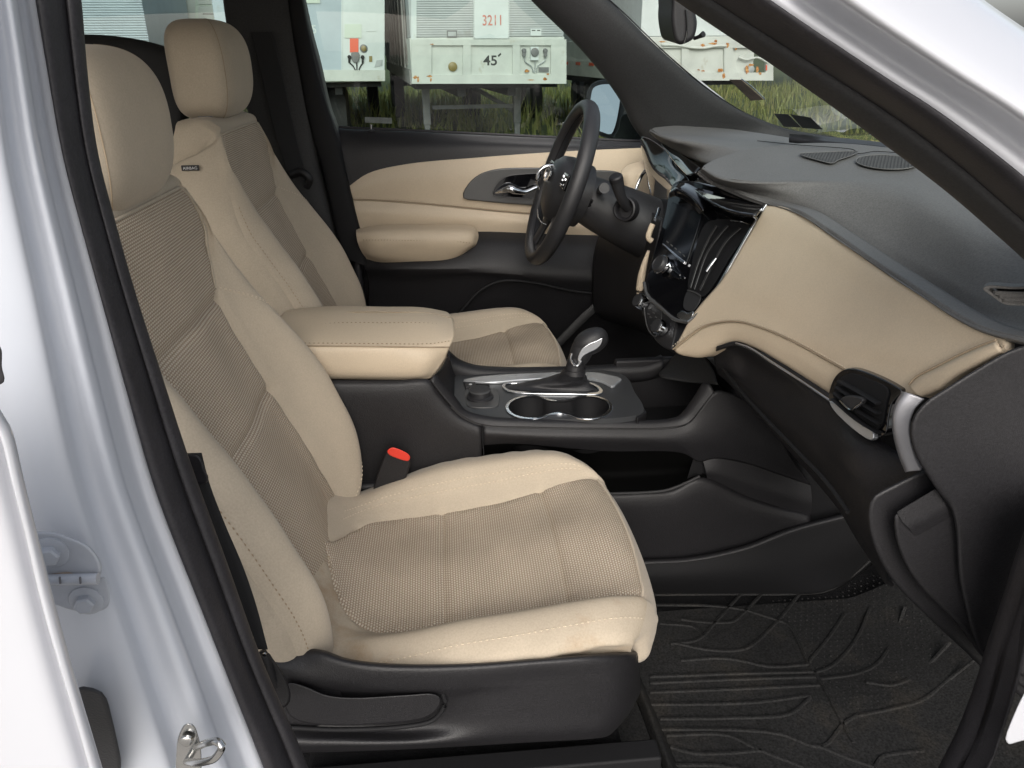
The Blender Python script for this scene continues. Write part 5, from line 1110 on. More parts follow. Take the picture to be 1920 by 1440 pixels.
# storage tray ahead, its sloping divider
prism('tray_divider', Zt([(1160, 716), (1180, 722), (1213, 772), (1195, 785), (1185, 770)], zt-.002), (0, 0, -.02), M['black'], con, .003)
box('tray_wall', (.60, .125, .86), (.50, .02, .12), M['black'], con, .006)
surf('console_neck', [[qy(*p) for p in [(1245, 690, .10), (1262, 668, .10), (1290, 640, .10)]], [qy(*p) for p in [(1235, 700, .06), (1275, 690, .04), (1330, 680, -.02)]], [qy(*p) for p in [(1240, 705, .03), (1290, 715, -.02), (1345, 720, -.1)]]], M['trim'], con, 20, 20, thick=.004)
# ---- armrest
arm = empty('armrest', qy(700, 650, 0), 'beige padded centre armrest lid between the two front seats', 'armrest')
az = lambda pts: [qy(x, y, Y) for x, y, Y in pts]
ar = [az([(500, 712, -.105), (620, 712, -.105), (720, 713, -.105), (785, 713, -.105), (808, 710, -.10)]),
      az([(500, 700, -.118), (620, 702, -.118), (720, 703, -.118), (790, 703, -.116), (820, 694, -.10)]),
      az([(500, 670, -.122), (620, 674, -.122), (720, 675, -.122), (800, 676, -.12), (836, 670, -.09)]),
      az([(500, 650, -.118), (620, 651, -.118), (720, 652, -.118), (800, 653, -.112), (842, 653, -.09)]),
      az([(500, 643, -.108), (620, 643, -.108), (720, 644, -.108), (805, 643, -.10), (850, 634, -.07)]),
      az([(520, 610, -.03), (620, 606, -.03), (720, 606, -.03), (810, 606, -.03), (852, 612, -.02)]),
      az([(530, 588, .04), (620, 583, .04), (720, 584, .04), (800, 584, .04), (848, 596, .03)]),
      az([(540, 582, .085), (620, 575, .085), (720, 576, .085), (795, 577, .085), (838, 585, .075)]),
      az([(545, 582, .10), (620, 576, .105), (720, 577, .105), (790, 578, .10), (832, 585, .09)])]
surf('armrest_lid', ar+[np.array(ar[-1])+np.array([0, .01, -.05])], M['vinyl'], arm, 70, 80, thick=.004)
surf('lid_front', [az([(808, 710, -.10), (820, 694, -.10), (836, 670, -.09), (842, 653, -.09), (850, 634, -.07), (852, 612, -.02), (848, 596, .03), (838, 585, .075), (832, 585, .09)]), [p+np.array([-.004, .0, -.0]) for p in az([(806, 711, -.09), (816, 700, -.085), (830, 680, -.06), (838, 665, -.03), (842, 655, 0), (842, 650, .03), (840, 645, .06), (836, 640, .09), (832, 640, .10)])]], M['vinyl'], arm, 50, 10)
tube('seam', az([(500, 648, -.1185), (620, 649, -.1185), (720, 650, -.1185), (800, 651, -.113), (842, 651, -.091)]), .0013, M['seam'], arm, n=60, k=6)
stitches('stitching', cr(az([(500, 644, -.113), (620, 644.5, -.113), (720, 645.5, -.113), (805, 645.5, -.105), (846, 640, -.08)]), 80)+np.array([0, 0, .0012]), (0, -.4, .9), M['thread_d'], arm)
ap = cr(az([(560, 612, -.03), (640, 607, -.03), (720, 607, -.03), (810, 608, -.03), (845, 614, -.022)]), 80)+np.array([0, 0, .0018]); stitches('stitching', ap, (0, 0, 1), M['thread_d'], arm)
ap = cr(az([(600, 592, .03), (660, 587, .03), (740, 587, .03), (800, 588, .03), (845, 598, .025)]), 80)+np.array([0, 0, .0018]); tube('lid_crease', ap, .0009, M['seam'], arm, k=6)
box('lid_base', (-.14, 0, .985), (.22, .19, .02), M['black'], arm, .008)
# ---- buckle
bk_ = empty('belt_buckle', qy(735, 900, -.13), 'black seat belt buckle with red release button beside the console', 'buckle')
q0 = [(728, 842), (765, 856), (770, 866), (768, 876), (748, 930), (738, 945), (700, 925), (700, 915), (722, 852)]
prism('buckle_body', cr([qy(x, y, -.175) for x, y in q0], 50, True), (0, .022, 0), M['black'], bk_, .004, 3)
rb = cr([qy(x, y, -.178) for x, y in [(730, 841), (737, 839), (765, 851), (769, 858), (766, 864), (760, 864), (729, 852), (726, 846)]], 40, True)
prism('release_button', rb, (0, .016, 0), M['red'], bk_, .002, 3)
tube('buckle_stem', [qy(720, 930, -.165), qy(700, 990, -.165)], .014, M['blackmatt'], bk_)

# ================================================================== floor mats and footwell
fm = empty('floor_mat', (.6, -.4, .47), 'black moulded rubber floor mat with raised ribs and dots in the footwell', 'floor mat')
zf = .475
mt_rows = []
V = []; nx_, ny_ = 60, 40
for j in range(ny_):
    for i in range(nx_):
        x = .16+(1.10-.16)*i/(nx_-1); y = -.70+(.55)*j/(ny_-1)
        z = zf+max(0, (x-.80))**1.3*.9+max(0, (y+.165))*6*0
        V.append((x, y, z))
mesh_obj('mat_sheet', V, orient(V, gridfaces(nx_, ny_), (0.5, -.4, 3)), M['mat'], fm, uv=np.array(V)[:, :2])
wl = [[qz(x, y, zf) for x, y in [(1200, 1114), (1300, 1114), (1420, 1114), (1540, 1112), (1600, 1085), (1650, 1045)]],
      [qy(x, y, Y) for x, y, Y in [(1200, 1085, -.150), (1300, 1080, -.150), (1420, 1070, -.150), (1540, 1050, -.145), (1600, 1030, -.14), (1650, 1000, -.14)]],
      [qy(x, y, Y) for x, y, Y in [(1200, 1054, -.145), (1300, 1048, -.145), (1400, 1026, -.145), (1480, 995, -.145), (1560, 973, -.145), (1640, 955, -.145)]]]
surf('mat_wall', wl, M['blackmatt'], fm, 60, 20, thick=.004)
tube('mat_lip', wl[2], .006, M['black'], fm, n=60, k=10, flat=(1, .6))
sc_ = .3854
def mz(p):
    q = qz(1180+p[0]*sc_, 900+p[1]*sc_, zf)
    if q[0] > .80: q = qz(1180+p[0]*sc_, 900+p[1]*sc_, zf+max(0, (q[0]-.82))**1.3*.9)
    return q+np.array([0, 0, .001])
ribs = [[(120, 560), (400, 558), (830, 555), (960, 540), (1080, 470), (1190, 375)],
        [(130, 610), (400, 615), (560, 635), (720, 685), (770, 705), (870, 890), (940, 1000), (1040, 1190), (1090, 1280)],
        [(540, 560), (430, 680), (330, 780), (200, 800)], [(640, 560), (545, 660), (500, 692), (380, 695), (250, 680)],
        [(825, 560), (720, 690), (590, 810), (540, 830), (400, 830), (240, 800)],
        [(250, 880), (450, 870), (560, 885), (680, 910), (870, 900)], [(100, 960), (500, 945), (900, 935)], [(100, 990), (500, 973), (905, 960)], [(100, 1035), (500, 1020), (925, 1000)],
        [(870, 890), (960, 780), (1050, 650)], [(900, 940), (980, 910), (1100, 780), (1180, 600)], [(930, 970), (1100, 945), (1200, 900), (1290, 760), (1340, 620)],
        [(150, 1165), (500, 1160), (740, 1150), (800, 1130), (880, 1060)], [(150, 1215), (560, 1220), (740, 1240), (930, 1300), (1040, 1190), (1120, 1140)],
        [(180, 1245), (480, 1245), (620, 1310), (850, 1400)], [(200, 1300), (300, 1330), (460, 1332), (640, 1318)], [(1110, 1150), (1300, 1110), (1430, 1070), (1570, 960), (1700, 860)],
        [(930, 1300), (1050, 1350), (1190, 1400)], [(1190, 1400), (1230, 1350), (1330, 1330), (1430, 1320)], [(1150, 985), (1280, 1000), (1420, 930), (1560, 790)], [(200, 1390), (440, 1392), (700, 1440)],
        [(150, 700), (320, 720), (360, 760)], [(100, 1095), (600, 1085), (880, 1050)]]
for r_ in ribs: tube('rib', [mz(p) for p in r_], .0030, M['mat'], fm, n=len(r_)*8, k=6, flat=(1.2, .9))
parts = []; rnd = random.Random(3)
reg = [(640, 600), (830, 565), (1000, 560), (1200, 430), (1340, 560), (1560, 760), (1480, 900), (1250, 1100), (1080, 1150), (980, 1080), (880, 900), (780, 720)]
def inside(p, poly):
    c = False
    for i in range(len(poly)):
        a, b = poly[i], poly[i-1]
        if (a[1] > p[1]) != (b[1] > p[1]) and p[0] < (b[0]-a[0])*(p[1]-a[1])/(b[1]-a[1])+a[0]: c = not c
    return c
for i in range(46):
    for j in range(46):
        P = np.array([.45+i*.0125+(j % 2)*.006, -.68+j*.0125, zf+.0])
        v = P-CAM; w_ = v@_F; px_, py_ = 960+F_PX*(v@_R)/w_, 720-F_PX*(v@_U)/w_
        if not inside(((px_-1180)/sc_, (py_-900)/sc_), reg): continue
        if P[0] > .8: P[2] += (P[0]-.8)**1.3*.9
        r = .0022; V = [P+np.array([r*math.cos(a), r*math.sin(a), 0]) for a in (0, 1.05, 2.1, 3.14, 4.19, 5.24)]+[P+np.array([0, 0, .0022])]
        parts.append((V, [(k, (k+1) % 6, 6) for k in range(6)]))
d_ = join_meshes('raised_dots', parts, M['mat'], fm); d_['kind'] = 'stuff'
# carpet edge strip beside the seat, carpet up the firewall
surf('carpet', [[(1.0, -.72, .50), (1.0, -.4, .50), (1.0, -.12, .50)], [(1.10, -.72, .70), (1.10, -.4, .70), (1.10, -.12, .72)], [(1.12, -.72, 1.1), (1.12, -.4, 1.1), (1.12, -.12, 1.1)]], M['carpet'], car, 20, 20)
surf('sill_trim', [[qz(x, y, zf+.0) for x, y in [(1170, 1260), (1195, 1320), (1225, 1400), (1250, 1460)]], [qz(x, y, zf+.02) for x, y in [(1185, 1255), (1212, 1320), (1242, 1400), (1265, 1460)]], [qz(x, y, zf+.0) for x, y in [(1195, 1255), (1222, 1320), (1255, 1400), (1280, 1460)]]], M['mat'], fm, 20, 12, thick=.004)
# pedal side far footwell is left to the dark carpet
box('far_footwell', (.5, .45, .47), (1.2, .6, .02), M['carpet'], car, 0)
# ---- inner mirror hanging on the windscreen
im = empty('inner_mirror', qy(1285, 30, 0), 'black inner rear view mirror hanging on the windscreen, seen from its back', 'mirror')
mo = cr([qy(x, y, 0) for x, y in [(1260, 14), (1262, -10), (1290, -14), (1300, 10), (1308, 40), (1306, 60), (1300, 74), (1285, 82), (1275, 84), (1267, 78), (1262, 60), (1259, 35)]], 50, True)
V1 = mo; prism('mirror_shell', V1, (.03, .20, 0.01), M['black'], im, .008, 4)
tube('mirror_seam', [qy(x, y, -.004) for x, y in [(1286, 18), (1288, 40), (1287, 65), (1282, 82)]], .0016, M['piano'], im, k=8)
tube('toggle', [qy(1302, 72, .02), qy(1310, 69, .01), qy(1319, 64, .0)], [.003, .003, .005], M['black'], im, k=10)
tube('mirror_stalk', [(.47, .08, 1.60), (.42, .08, 1.64), (.36, .08, 1.66)], .009, M['black'], im)
# stickers on the windscreen
PW = Plane(*[np.array(p) for p in ((.60, 0, 1.50), (1.04, 0, 1.29), (.86, .78, 1.27))])
M['stk'] = mat('faded_sticker', (.16, .12, .09), .5, var=(25, .5)); M['stkd'] = mat('dark_sticker', (.02, .022, .02), .5, var=(25, .3))
def sticker(pts, m, lb):
    o = prism('windscreen_sticker', [PW.q(x, y, .004) for x, y in pts], PW.n*.001, m, None, 0); tag(o, lb, 'sticker', 'stickers on the windscreen'); return o
sticker([(1368, 149), (1390, 149), (1432, 186), (1408, 188)], M['stk'], 'faded brownish sticker on the windscreen below the trailer')
tube('sticker_edge', [PW.q(x, y, .006) for x, y in [(1390, 148), (1410, 163), (1434, 186)]], .0012, M['chrome'], car, k=6)
sticker([(1452, 213), (1478, 214), (1502, 238), (1470, 237)], M['stkd'], 'small dark square sticker low on the windscreen, next to the far pillar')
sticker([(1482, 214), (1520, 220), (1543, 242), (1505, 239)], M['stkd'], 'wider dark sticker low on the windscreen, to the right of the square one')

# ================================================================== outside: ground, grass, parked trailers, trees
def flat(name, x0, x1, y0, y1, z, m):
    o = mesh_obj(name, [(x0, y0, z), (x1, y0, z), (x1, y1, z), (x0, y1, z)], [(0, 1, 2, 3)], m, None, smooth=False); o['kind'] = 'structure'; return o
M['gravel'] = mat('grey_gravel', (.42, .40, .37), .95, bump=(60, .8), bumpd=2, var=(18, .35))
M['turf'] = mat('rough_grass_ground', (.055, .075, .022), .95, bump=(30, .6), bumpd=3, var=(3, .35), dirt=((.12, .10, .05), 4, .6))
flat('field', -900, 900, -900, 900, -.004, M['turf'])
flat('gravel_lot', -60, 60, -60, 3.2, 0, M['gravel'])
def leafmat(name, a, b):
    m = mat(name, a, .6, var=(3, .3), dirt=(b, 1.6, .5), spec=.3); return m
M['g1'] = leafmat('weed_green', (.15, .17, .05), (.24, .21, .085)); M['g2'] = leafmat('dry_grass', (.34, .29, .14), (.20, .21, .08)); M['fl'] = mat('white_flower', (.75, .75, .68), .8)
M['leaf'] = leafmat('tree_leaf', (.045, .08, .02), (.08, .12, .03)); M['bark'] = mat('bark', (.10, .08, .06), .9, bump=(20, .8), bumpd=2)
def blades(name, n, area, h, wd, m, rs, lean=.3, label=None):
    r = np.random.default_rng(rs); x = r.uniform(area[0], area[1], n); y = r.uniform(area[2], area[3], n)
    cl = .55+.65*np.sin(x*1.7+y*.9+rs)*np.sin(y*2.1-x*.6)+r.uniform(0, .3, n); hh = h*np.clip(cl, .25, 1.3)*r.uniform(.6, 1.2, n); a = r.uniform(0, 6.28, n)
    dx, dy = np.cos(a)*wd, np.sin(a)*wd; lx, ly = r.normal(0, lean, n)*hh, r.normal(0, lean, n)*hh
    V = np.stack([np.stack([x-dx, y-dy, np.zeros(n)], 1), np.stack([x+dx, y+dy, np.zeros(n)], 1), np.stack([x+dx*.6+lx*.4, y+dy*.6+ly*.4, hh*.6], 1), np.stack([x-dx*.6+lx*.4, y-dy*.6+ly*.4, hh*.6], 1), np.stack([x+lx, y+ly, hh], 1)], 1).reshape(-1, 3)
    Fc = []
    for i in range(n): k = i*5; Fc += [(k, k+1, k+2, k+3), (k+3, k+2, k+4)]
    o = mesh_obj(name, V, Fc, m, None, smooth=False); o['kind'] = 'stuff'
    tag(o, label, 'grass'); return o
blades('grass', 36000, (-7, 9, 3.4, 14), .20, .004, M['g1'], 1, label='green weeds and long grass growing in front of the parked trailers')
blades('dry_grass', 9000, (-6, 9, 3.4, 13), .28, .0022, M['g2'], 2, label='yellowed dry stalks standing among the green weeds')
blades('grass', 14000, (-16, 24, 13, 34), .55, .02, M['g1'], 3, label='grass growing behind and beneath the trailers')
# flowering weed
def weed(name, pos, h, n, seed, lb, flowers=True):
    r = random.Random(seed); root = empty(name, pos, lb, 'weed', 'flowering weeds'); parts = []; fl = []
    for i in range(n):
        a = r.uniform(0, 6.28); l = r.uniform(.5, 1)*h; top_ = np.array(pos)+np.array([math.cos(a)*l*.35, math.sin(a)*l*.35, l]); b_ = np.array(pos)
        for k in range(7):
            c = b_*(1-k/7)+top_*(k/7); e = np.array([r.gauss(0, .05), r.gauss(0, .05), .03]); parts.append(([c, c+e+np.array([.01, 0, 0]), c+e*1.6, c+e-np.array([.01, 0, 0])], [(0, 1, 2, 3)]))
        s = np.array([.003, 0, 0]); parts.append(([b_-s, b_+s, top_+s*.5, top_-s*.5], [(0, 1, 2, 3)]))
        if flowers:
            for k in range(4):
                c = top_+np.array([r.gauss(0, .02), r.gauss(0, .02), r.uniform(-.05, .02)]); q = .012
                fl.append(([c+np.array(v)*q for v in ((1, 0, 0), (0, 1, 0), (-1, 0, 0), (0, -1, 0), (0, 0, 1), (0, 0, -1))], [(0, 1, 4), (1, 2, 4), (2, 3, 4), (3, 0, 4), (1, 0, 5), (2, 1, 5), (3, 2, 5), (0, 3, 5)]))
    join_meshes('stem', parts, M['g1'], root)
    if fl: join_meshes('blossom', fl, M['fl'], root)
def gq(px, py, Y): return qy(px, py, Y)
for (px, Y, h, sd, lb) in ((810, 5.5, .55, 5, 'white flowering weed standing above the far door, left of the trailer leg'), (826, 6.2, .4, 6, 'smaller white flowering weed just right of the taller one'), (1130, 7.5, .5, 8, 'white flowering weed near the far door mirror')):
    X = gq(px, 200, Y)[0]; weed('flowering_weed', (X, Y, .0), h+.25, 9, sd, lb)

dr = ray(682, 92); dr = np.array([dr[0], dr[1], 0]); dr /= np.linalg.norm(dr); rt = np.array([dr[1], -dr[0], 0])
M['twhite'] = mat('weathered_white_paint', (.50, .52, .48), .5, var=(2.5, .12), dirt=((.34, .31, .22), 4, .6))
M['talu'] = mat('dull_aluminium', (.36, .38, .38), .5, .3, var=(2, .1), dirt=((.22, .21, .19), 1.5, .6))
M['tgrey'] = mat('weathered_grey_side', (.22, .21, .20), .6, var=(3, .2), dirt=((.12, .10, .09), 4, .5))
M['tblue'] = mat('pale_blue_grey_paint', (.38, .44, .48), .45, var=(2, .08), dirt=((.30, .31, .28), 4, .62))
M['tdark'] = mat('dark_undercarriage', (.012, .012, .012), .8, var=(5, .3)); M['tyre'] = mat('old_tyre', (.02, .02, .02), .85, bump=(30, .4), bumpd=1)
M['rust'] = mat('rust', (.36, .13, .035), .9, var=(30, .4), dirt=((.55, .33, .12), 30, .45)); M['orange'] = mat('orange_red_placard', (.70, .10, .04), .5); M['pred'] = mat('faded_red_paint', (.50, .16, .12), .6, var=(12, .3), dirt=((.52, .50, .46), 14, .52)); M['pblack'] = mat('black_stencil_paint', (.035, .035, .035), .6, var=(12, .4), dirt=((.30, .30, .27), 16, .60))
M['amber'] = mat('dull_amber_reflector', (.22, .17, .06), .4); M['paleg'] = mat('pale_green_label', (.52, .58, .50), .5); M['paleb'] = mat('white_label', (.56, .60, .59), .5, var=(3, .08), dirt=((.42, .42, .36), 5, .62))
M['leg'] = mat('grey_steel_leg', (.16, .16, .16), .7, var=(6, .2), dirt=((.30, .16, .08), 9, .6))
def obox(name, c, size, m, par, bev=0, Lr=None):
    Rm_ = np.stack([rt, dr, np.array([0, 0, 1.])], 1)
    return box(name, c, size, m, par, bev, M=Rm_)
def textmesh(name, s, pos, hgt, plane_n, m, par, width=None, bold=.0):
    cu = bpy.data.curves.new('t', 'FONT'); cu.body = s; cu.size = 1; cu.offset = bold; cu.extrude = .0
    o = bpy.data.objects.new('t', cu); col.objects.link(o); bpy.context.view_layer.update()
    me = bpy.data.meshes.new_from_object(o.evaluated_get(bpy.context.evaluated_depsgraph_get())); bpy.data.objects.remove(o)
    V = np.array([v.co[:] for v in me.vertices]); V[:, 0] -= V[:, 0].min(); V[:, 1] -= V[:, 1].min(); sc0 = hgt/V[:, 1].max(); V[:, 1] *= sc0; V[:, 0] *= (width/V[:, 0].max()) if width else sc0
    W3 = np.array([np.array(pos)+rt*v[0]+np.array([0, 0, 1.])*v[1] for v in V]); Fc = [tuple(p.vertices) for p in me.polygons]
    return mesh_obj(name, W3, Fc, m, par, smooth=False)
class Trailer:
    def __init__(s, corner, width, length, top, mats, label, zb=1.114, side_left=True):
        s.c = np.array(corner); s.c[2] = 0; s.w, s.l = width, length
        s.root = empty('semi_trailer', tuple(s.c), label, 'trailer', 'trailers parked side by side')
        s.pl = Plane(s.c, s.c+rt, s.c+np.array([0, 0, 1.]))
        c0 = s.c+rt*width/2+dr*length/2
        obox('box_body', c0+np.array([0, 0, (zb+.62+top)/2]), (width-.03, length, top-zb-.62), mats[0], s.root, .01)
        obox('lower_frame', c0+np.array([0, 0, zb+.31]), (width-.004, length+.02, .615), mats[1], s.root, .015)
    def at(s, px, py, o=0): return s.pl.q(px, py, o)
    def rect(s, name, x0, y0, x1, y1, m, o=.012, t=.01, par=None):
        P = [s.at(x0, y0, o), s.at(x1, y0, o), s.at(x1, y1, o), s.at(x0, y1, o)]
        return prism(name, P, dr*t, m, par or s.root, 0)
    def disc(s, name, x, y, r, m, o=.02, h=.02, par=None): return lathe(name, s.at(x, y, o), -dr, [(r, -h), (r, 0), (r*.8, h*.3)], m, par or s.root, 20)
    def wheels(s, back):
        for k in (0, 1.25):
            for sx in (.15, s.w-.15):
                c = s.c+rt*sx+dr*(back+k)+np.array([0, 0, .50]); wv = lathe('wheel', c-rt*.14, rt, [(.30, 0), (.50, .02), (.51, .14), (.50, .26), (.30, .28)], M['tyre'], s.root, 28)
                lathe('rim', c-rt*.145, rt, [(.12, -.01), (.28, 0), (.28, .02)], M['leg'], wv, 20)
    def rails(s):
        obox('underframe_blocker', s.c+rt*s.w/2+dr*(s.l*.5)+np.array([0, 0, 1.07]), (s.w-.12, s.l*.97, .07), M['tdark'], s.root)  # dark slab added under the floor to block light and darken the ground
        for sx in (.75, s.w-.75): obox('chassis_beam', s.c+rt*sx+dr*(s.l*.5)+np.array([0, 0, 1.02]), (.12, s.l*.96, .20), M['tdark'], s.root)
    def legs(s, back=1.6):
        for sx in (.30, s.w-.45):
            b = s.c+rt*sx+dr*back
            L_ = obox('landing_leg', b+np.array([0, 0, .78]), (.12, .12, .70), M['leg'], s.root, .01)
            obox('landing_foot', b+np.array([0, 0, .30]), (.09, .09, .55), M['leg'], L_, .005); obox('foot_plate', b+np.array([0, 0, .03]), (.26, .26, .05), M['leg'], L_, .01)
        obox('cross_brace', s.c+rt*s.w/2+dr*back+np.array([0, 0, .70]), (s.w-.8, .06, .06), M['leg'], s.root)
        tube('leg_brace', [s.c+rt*(s.w-.5)+dr*(back+.05)+np.array([0, 0, .62]), s.c+rt*(s.w-1.2)+dr*(back+.9)+np.array([0, 0, 1.05])], .04, M['leg'], s.root, k=8)
def corner_at(px, py, z=1.114): return qz(px, py, z)
# middle trailer
c = corner_at(772, 158); T1_ = Trailer(c, 2.27, 13, 4.0, (M['talu'], M['twhite']), "white trailer front marked 45' and 3211, seen through the far side window", 1.114)
W1 = T1_.w
ribs_ = []
for k in range(74):
    z = 1.78+.030*k
    c_ = T1_.c+rt*W1/2-dr*.004+np.array([0, 0, z]); a, b = rt*(W1/2-.05), np.array([0, 0, .012]); d_ = -dr*.0025
    ribs_.append(([c_-a-b, c_+a-b, c_+a+d_, c_-a+d_, c_-a+b, c_+a+b], [(0, 1, 2, 3), (3, 2, 5, 4)]))
o = join_meshes('corrugation', ribs_, M['talu'], T1_.root); o['kind'] = 'stuff'
T1_.rect('centre_stripe', 888, -60, 955, 72, M['paleb'], .03, .02)
rv = []
for xx in (889.5, 953.5):
    for k in range(20):
        c_ = T1_.at(xx, 70-k*5, .032); rv.append(([c_+np.array([.006, 0, 0]), c_+np.array([0, 0, .006]), c_-np.array([.006, 0, 0]), c_-np.array([0, 0, .006]), c_-dr*.006], [(1, 0, 4), (2, 1, 4), (3, 2, 4), (0, 3, 4)]))
o = join_meshes('rivet', rv, M['tgrey'], T1_.root); o['kind'] = 'stuff'
p_ = T1_.at(905, 48, .034); textmesh('unit_number', '3211', p_, np.linalg.norm(T1_.at(905, 28, .034)-p_), None, M['pred'], T1_.root, width=np.linalg.norm(T1_.at(940, 48, .034)-p_), bold=.012)
T1_.rect('corner_post', 771, -60, 781, 74, M['paleb'], .012, .02); 
# base frame: top rail, posts, bottom rail stand proud of the three recessed panels
T1_.rect('frame_rail', 772, 74, 1062, 85, M['twhite'], .045, .04); T1_.rect('frame_rail', 772, 140, 1062, 157, M['twhite'], .045, .04)
for x0, x1 in ((772, 809), (868, 883), (961, 975), (1033, 1062)): T1_.rect('frame_post', x0, 84.5, x1, 140.5, M['twhite'], .043, .04)
T1_.disc('round_marker', 849, 125, .065, M['amber'], .03, .03)
p_ = T1_.at(906, 123, .012); textmesh('length_mark', "45", p_, np.linalg.norm(T1_.at(906, 104, .012)-p_), None, M['pblack'], T1_.root, width=np.linalg.norm(T1_.at(932, 123, .012)-p_), bold=.02)
prism('length_mark', [T1_.at(x, y, .014) for x, y in [(933, 104), (939, 99), (940, 102), (935, 107)]], dr*.003, M['pblack'], T1_.root, 0)
for x in (983, 1023):
    T1_.disc('air_coupling', x, 95, .032, M['leg'], .05, .05); T1_.rect('air_coupling', x-3, 96, x+3, 106, M['leg'], .06, .03)
T1_.rect('socket_box', 995, 88, 1010, 113, M['paleb'], .06, .05); T1_.disc('socket', 1003, 98, .06, M['leg'], .075, .02)
for pts in ([(983, 106), (985, 116), (996, 124), (1000, 136)], [(1023, 106), (1021, 114), (1008, 124), (1006, 136)], [(1003, 113), (1003, 124), (1002, 137)]): tube('air_line', [T1_.at(x, y, .03) for x, y in pts], .008, M['talu'], T1_.root, k=6)
T1_.rect('small_plate', 1010, 126, 1029, 135, M['leg'], .03, .01)
T1_.rect('plate', 838, 57, 857, 70, M['leg'], .022, .012); T1_.rect('plate', 840, 59.5, 855, 67.5, M['talu'], .026, .005)
T1_.rect('label', 995, 54, 1015, 67, M['paleb'], .022, .01)
for a, b in ((997, 1004), (1007, 1013)): T1_.rect('label_print', a, 56, b, 58, M['pblack'], .0235, .001)
def rust(tr, pts, o=.047): 
    for k, (x, y, rx, ry) in enumerate(pts):
        rr = random.Random(int(x*7+y)); P = [tr.at(x+rx*math.cos(a)*rr.uniform(.6, 1.2), y+ry*math.sin(a)*rr.uniform(.6, 1.2), o) for a in np.linspace(0, 6.28, 14, endpoint=False)]
        mesh_obj('rust_patch', P, orient(P, [tuple(range(14))]), M['rust'], tr.root, smooth=False)
rust(T1_, [(779, 145, 5, 3), (784, 149, 2, 6), (806, 143, 6, 2), (808, 150, 2, 4), (810, 83, 4, 1.2), (988, 133, 5, 3), (1022, 148, 4, 3), (1027, 139, 3, 2), (995, 150, 8, .9)])
T1_.rails(); T1_.legs(1.5); T1_.wheels(9.5)
obox('side_rail', T1_.c+dr*6.5-rt*.012+np.array([0, 0, 1.21]), (.02, 13, .20), M['tgrey'], T1_.root); obox('side_panel', T1_.c+dr*6.9-rt*.006+np.array([0, 0, 2.66]), (.02, 12.2, 2.6), M['tgrey'], T1_.root)
for k in range(9): obox('side_post', T1_.c+dr*(1.2+k*1.3)-rt*.02+np.array([0, 0, 2.62]), (.03, .08, 2.6), M['tgrey'], T1_.root)
obox('box_body', T1_.c+rt*W1/2+dr*12.6+np.array([0, 0, .9]), (W1-.1, .1, .5), M['tdark'], T1_.root)
# left trailer
WL = 2.5; c = corner_at(722, 153)-rt*WL; T2_ = Trailer(c, WL, 12, 4.0, (M['tblue'], M['twhite']), 'pale blue grey trailer front with red placard and round marker, left of the marked one', 1.114)
T2_.rect('front_panel', 560, -60, 719, 131, M['tblue'], .012, .01); T2_.rect('side_sheet', 640, -60, 719, 131, M['paleb'], .022, .01)
T2_.rect('corner_post', 713, -60, 721, 131, M['paleb'], .03, .02); T2_.rect('base_rail', 560, 131, 722, 152, M['twhite'], .03, .03)
rv = []
for k in range(32):
    c_ = T2_.at(642.5, 128-k*4.2, .024); rv.append(([c_+np.array([.006, 0, 0]), c_+np.array([0, 0, .006]), c_-np.array([.006, 0, 0]), c_-np.array([0, 0, .006]), c_-dr*.006], [(1, 0, 4), (2, 1, 4), (3, 2, 4), (0, 3, 4)]))
o = join_meshes('rivet', rv, M['tgrey'], T2_.root); o['kind'] = 'stuff'
T2_.rect('document_box', 646, 45, 678, 71, M['paleg'], .035, .015); T2_.rect('placard', 656, 72, 672, 98, M['orange'], .035, .012); T2_.rect('label', 686, 34, 705, 59, M['paleb'], .03, .006)
T2_.rect('label', 561, -5, 600, 6, M['paleg'], .03, .006)
pj = cr([T2_.at(x, y, .05) for x, y in [(659, 99), (673, 99), (674, 110), (670, 117), (663, 117), (659, 110)]], 24, True); prism('socket', pj, dr*.04, M['leg'], T2_.root, .005)
T2_.disc('round_marker', 682, 91, .062, M['leg'], .03, .03); T2_.disc('marker_lens', 682, 91, .042, M['amber'], .045, .02)
for x in (655, 680): T2_.disc('air_coupling', x, 107, .03, M['tdark'], .045, .04); T2_.rect('air_coupling', x-2, 109, x+2, 118, M['tdark'], .05, .02)
for pts in ([(656, 118), (662, 124), (666, 131)], [(669, 117), (669, 131)], [(680, 118), (676, 124), (673, 131)]): tube('air_line', [T2_.at(x, y, .035) for x, y in pts], .010, M['tdark'], T2_.root, k=6)
T2_.rect('label', 692, 105, 698, 116, M['amber'], .03, .004)
prism('step_plate', [T2_.at(x, y, .03) for x, y in [(706, 113), (718, 112), (717, 124), (702, 126)]], dr*.01, M['talu'], T2_.root, 0)
p_ = T2_.at(585, 63, .016); textmesh('unit_number', '5', p_, np.linalg.norm(T2_.at(585, 47, .016)-p_), None, M['paleb'], T2_.root, bold=.02)
T2_.rails()
for k in (0, .9):
    wv = lathe('wheel', T2_.c+rt*(1.35)+dr*(1.2+k)+np.array([0, 0, .55]), rt, [(.30, 0), (.54, .02), (.55, .25), (.54, .48), (.30, .5)], M['tyre'], T2_.root, 28)
T2_.wheels(8.5); obox('axle_box', T2_.c+rt*1.0+dr*1.6+np.array([0, 0, .75]), (1.2, .5, .5), M['tdark'], T2_.root)
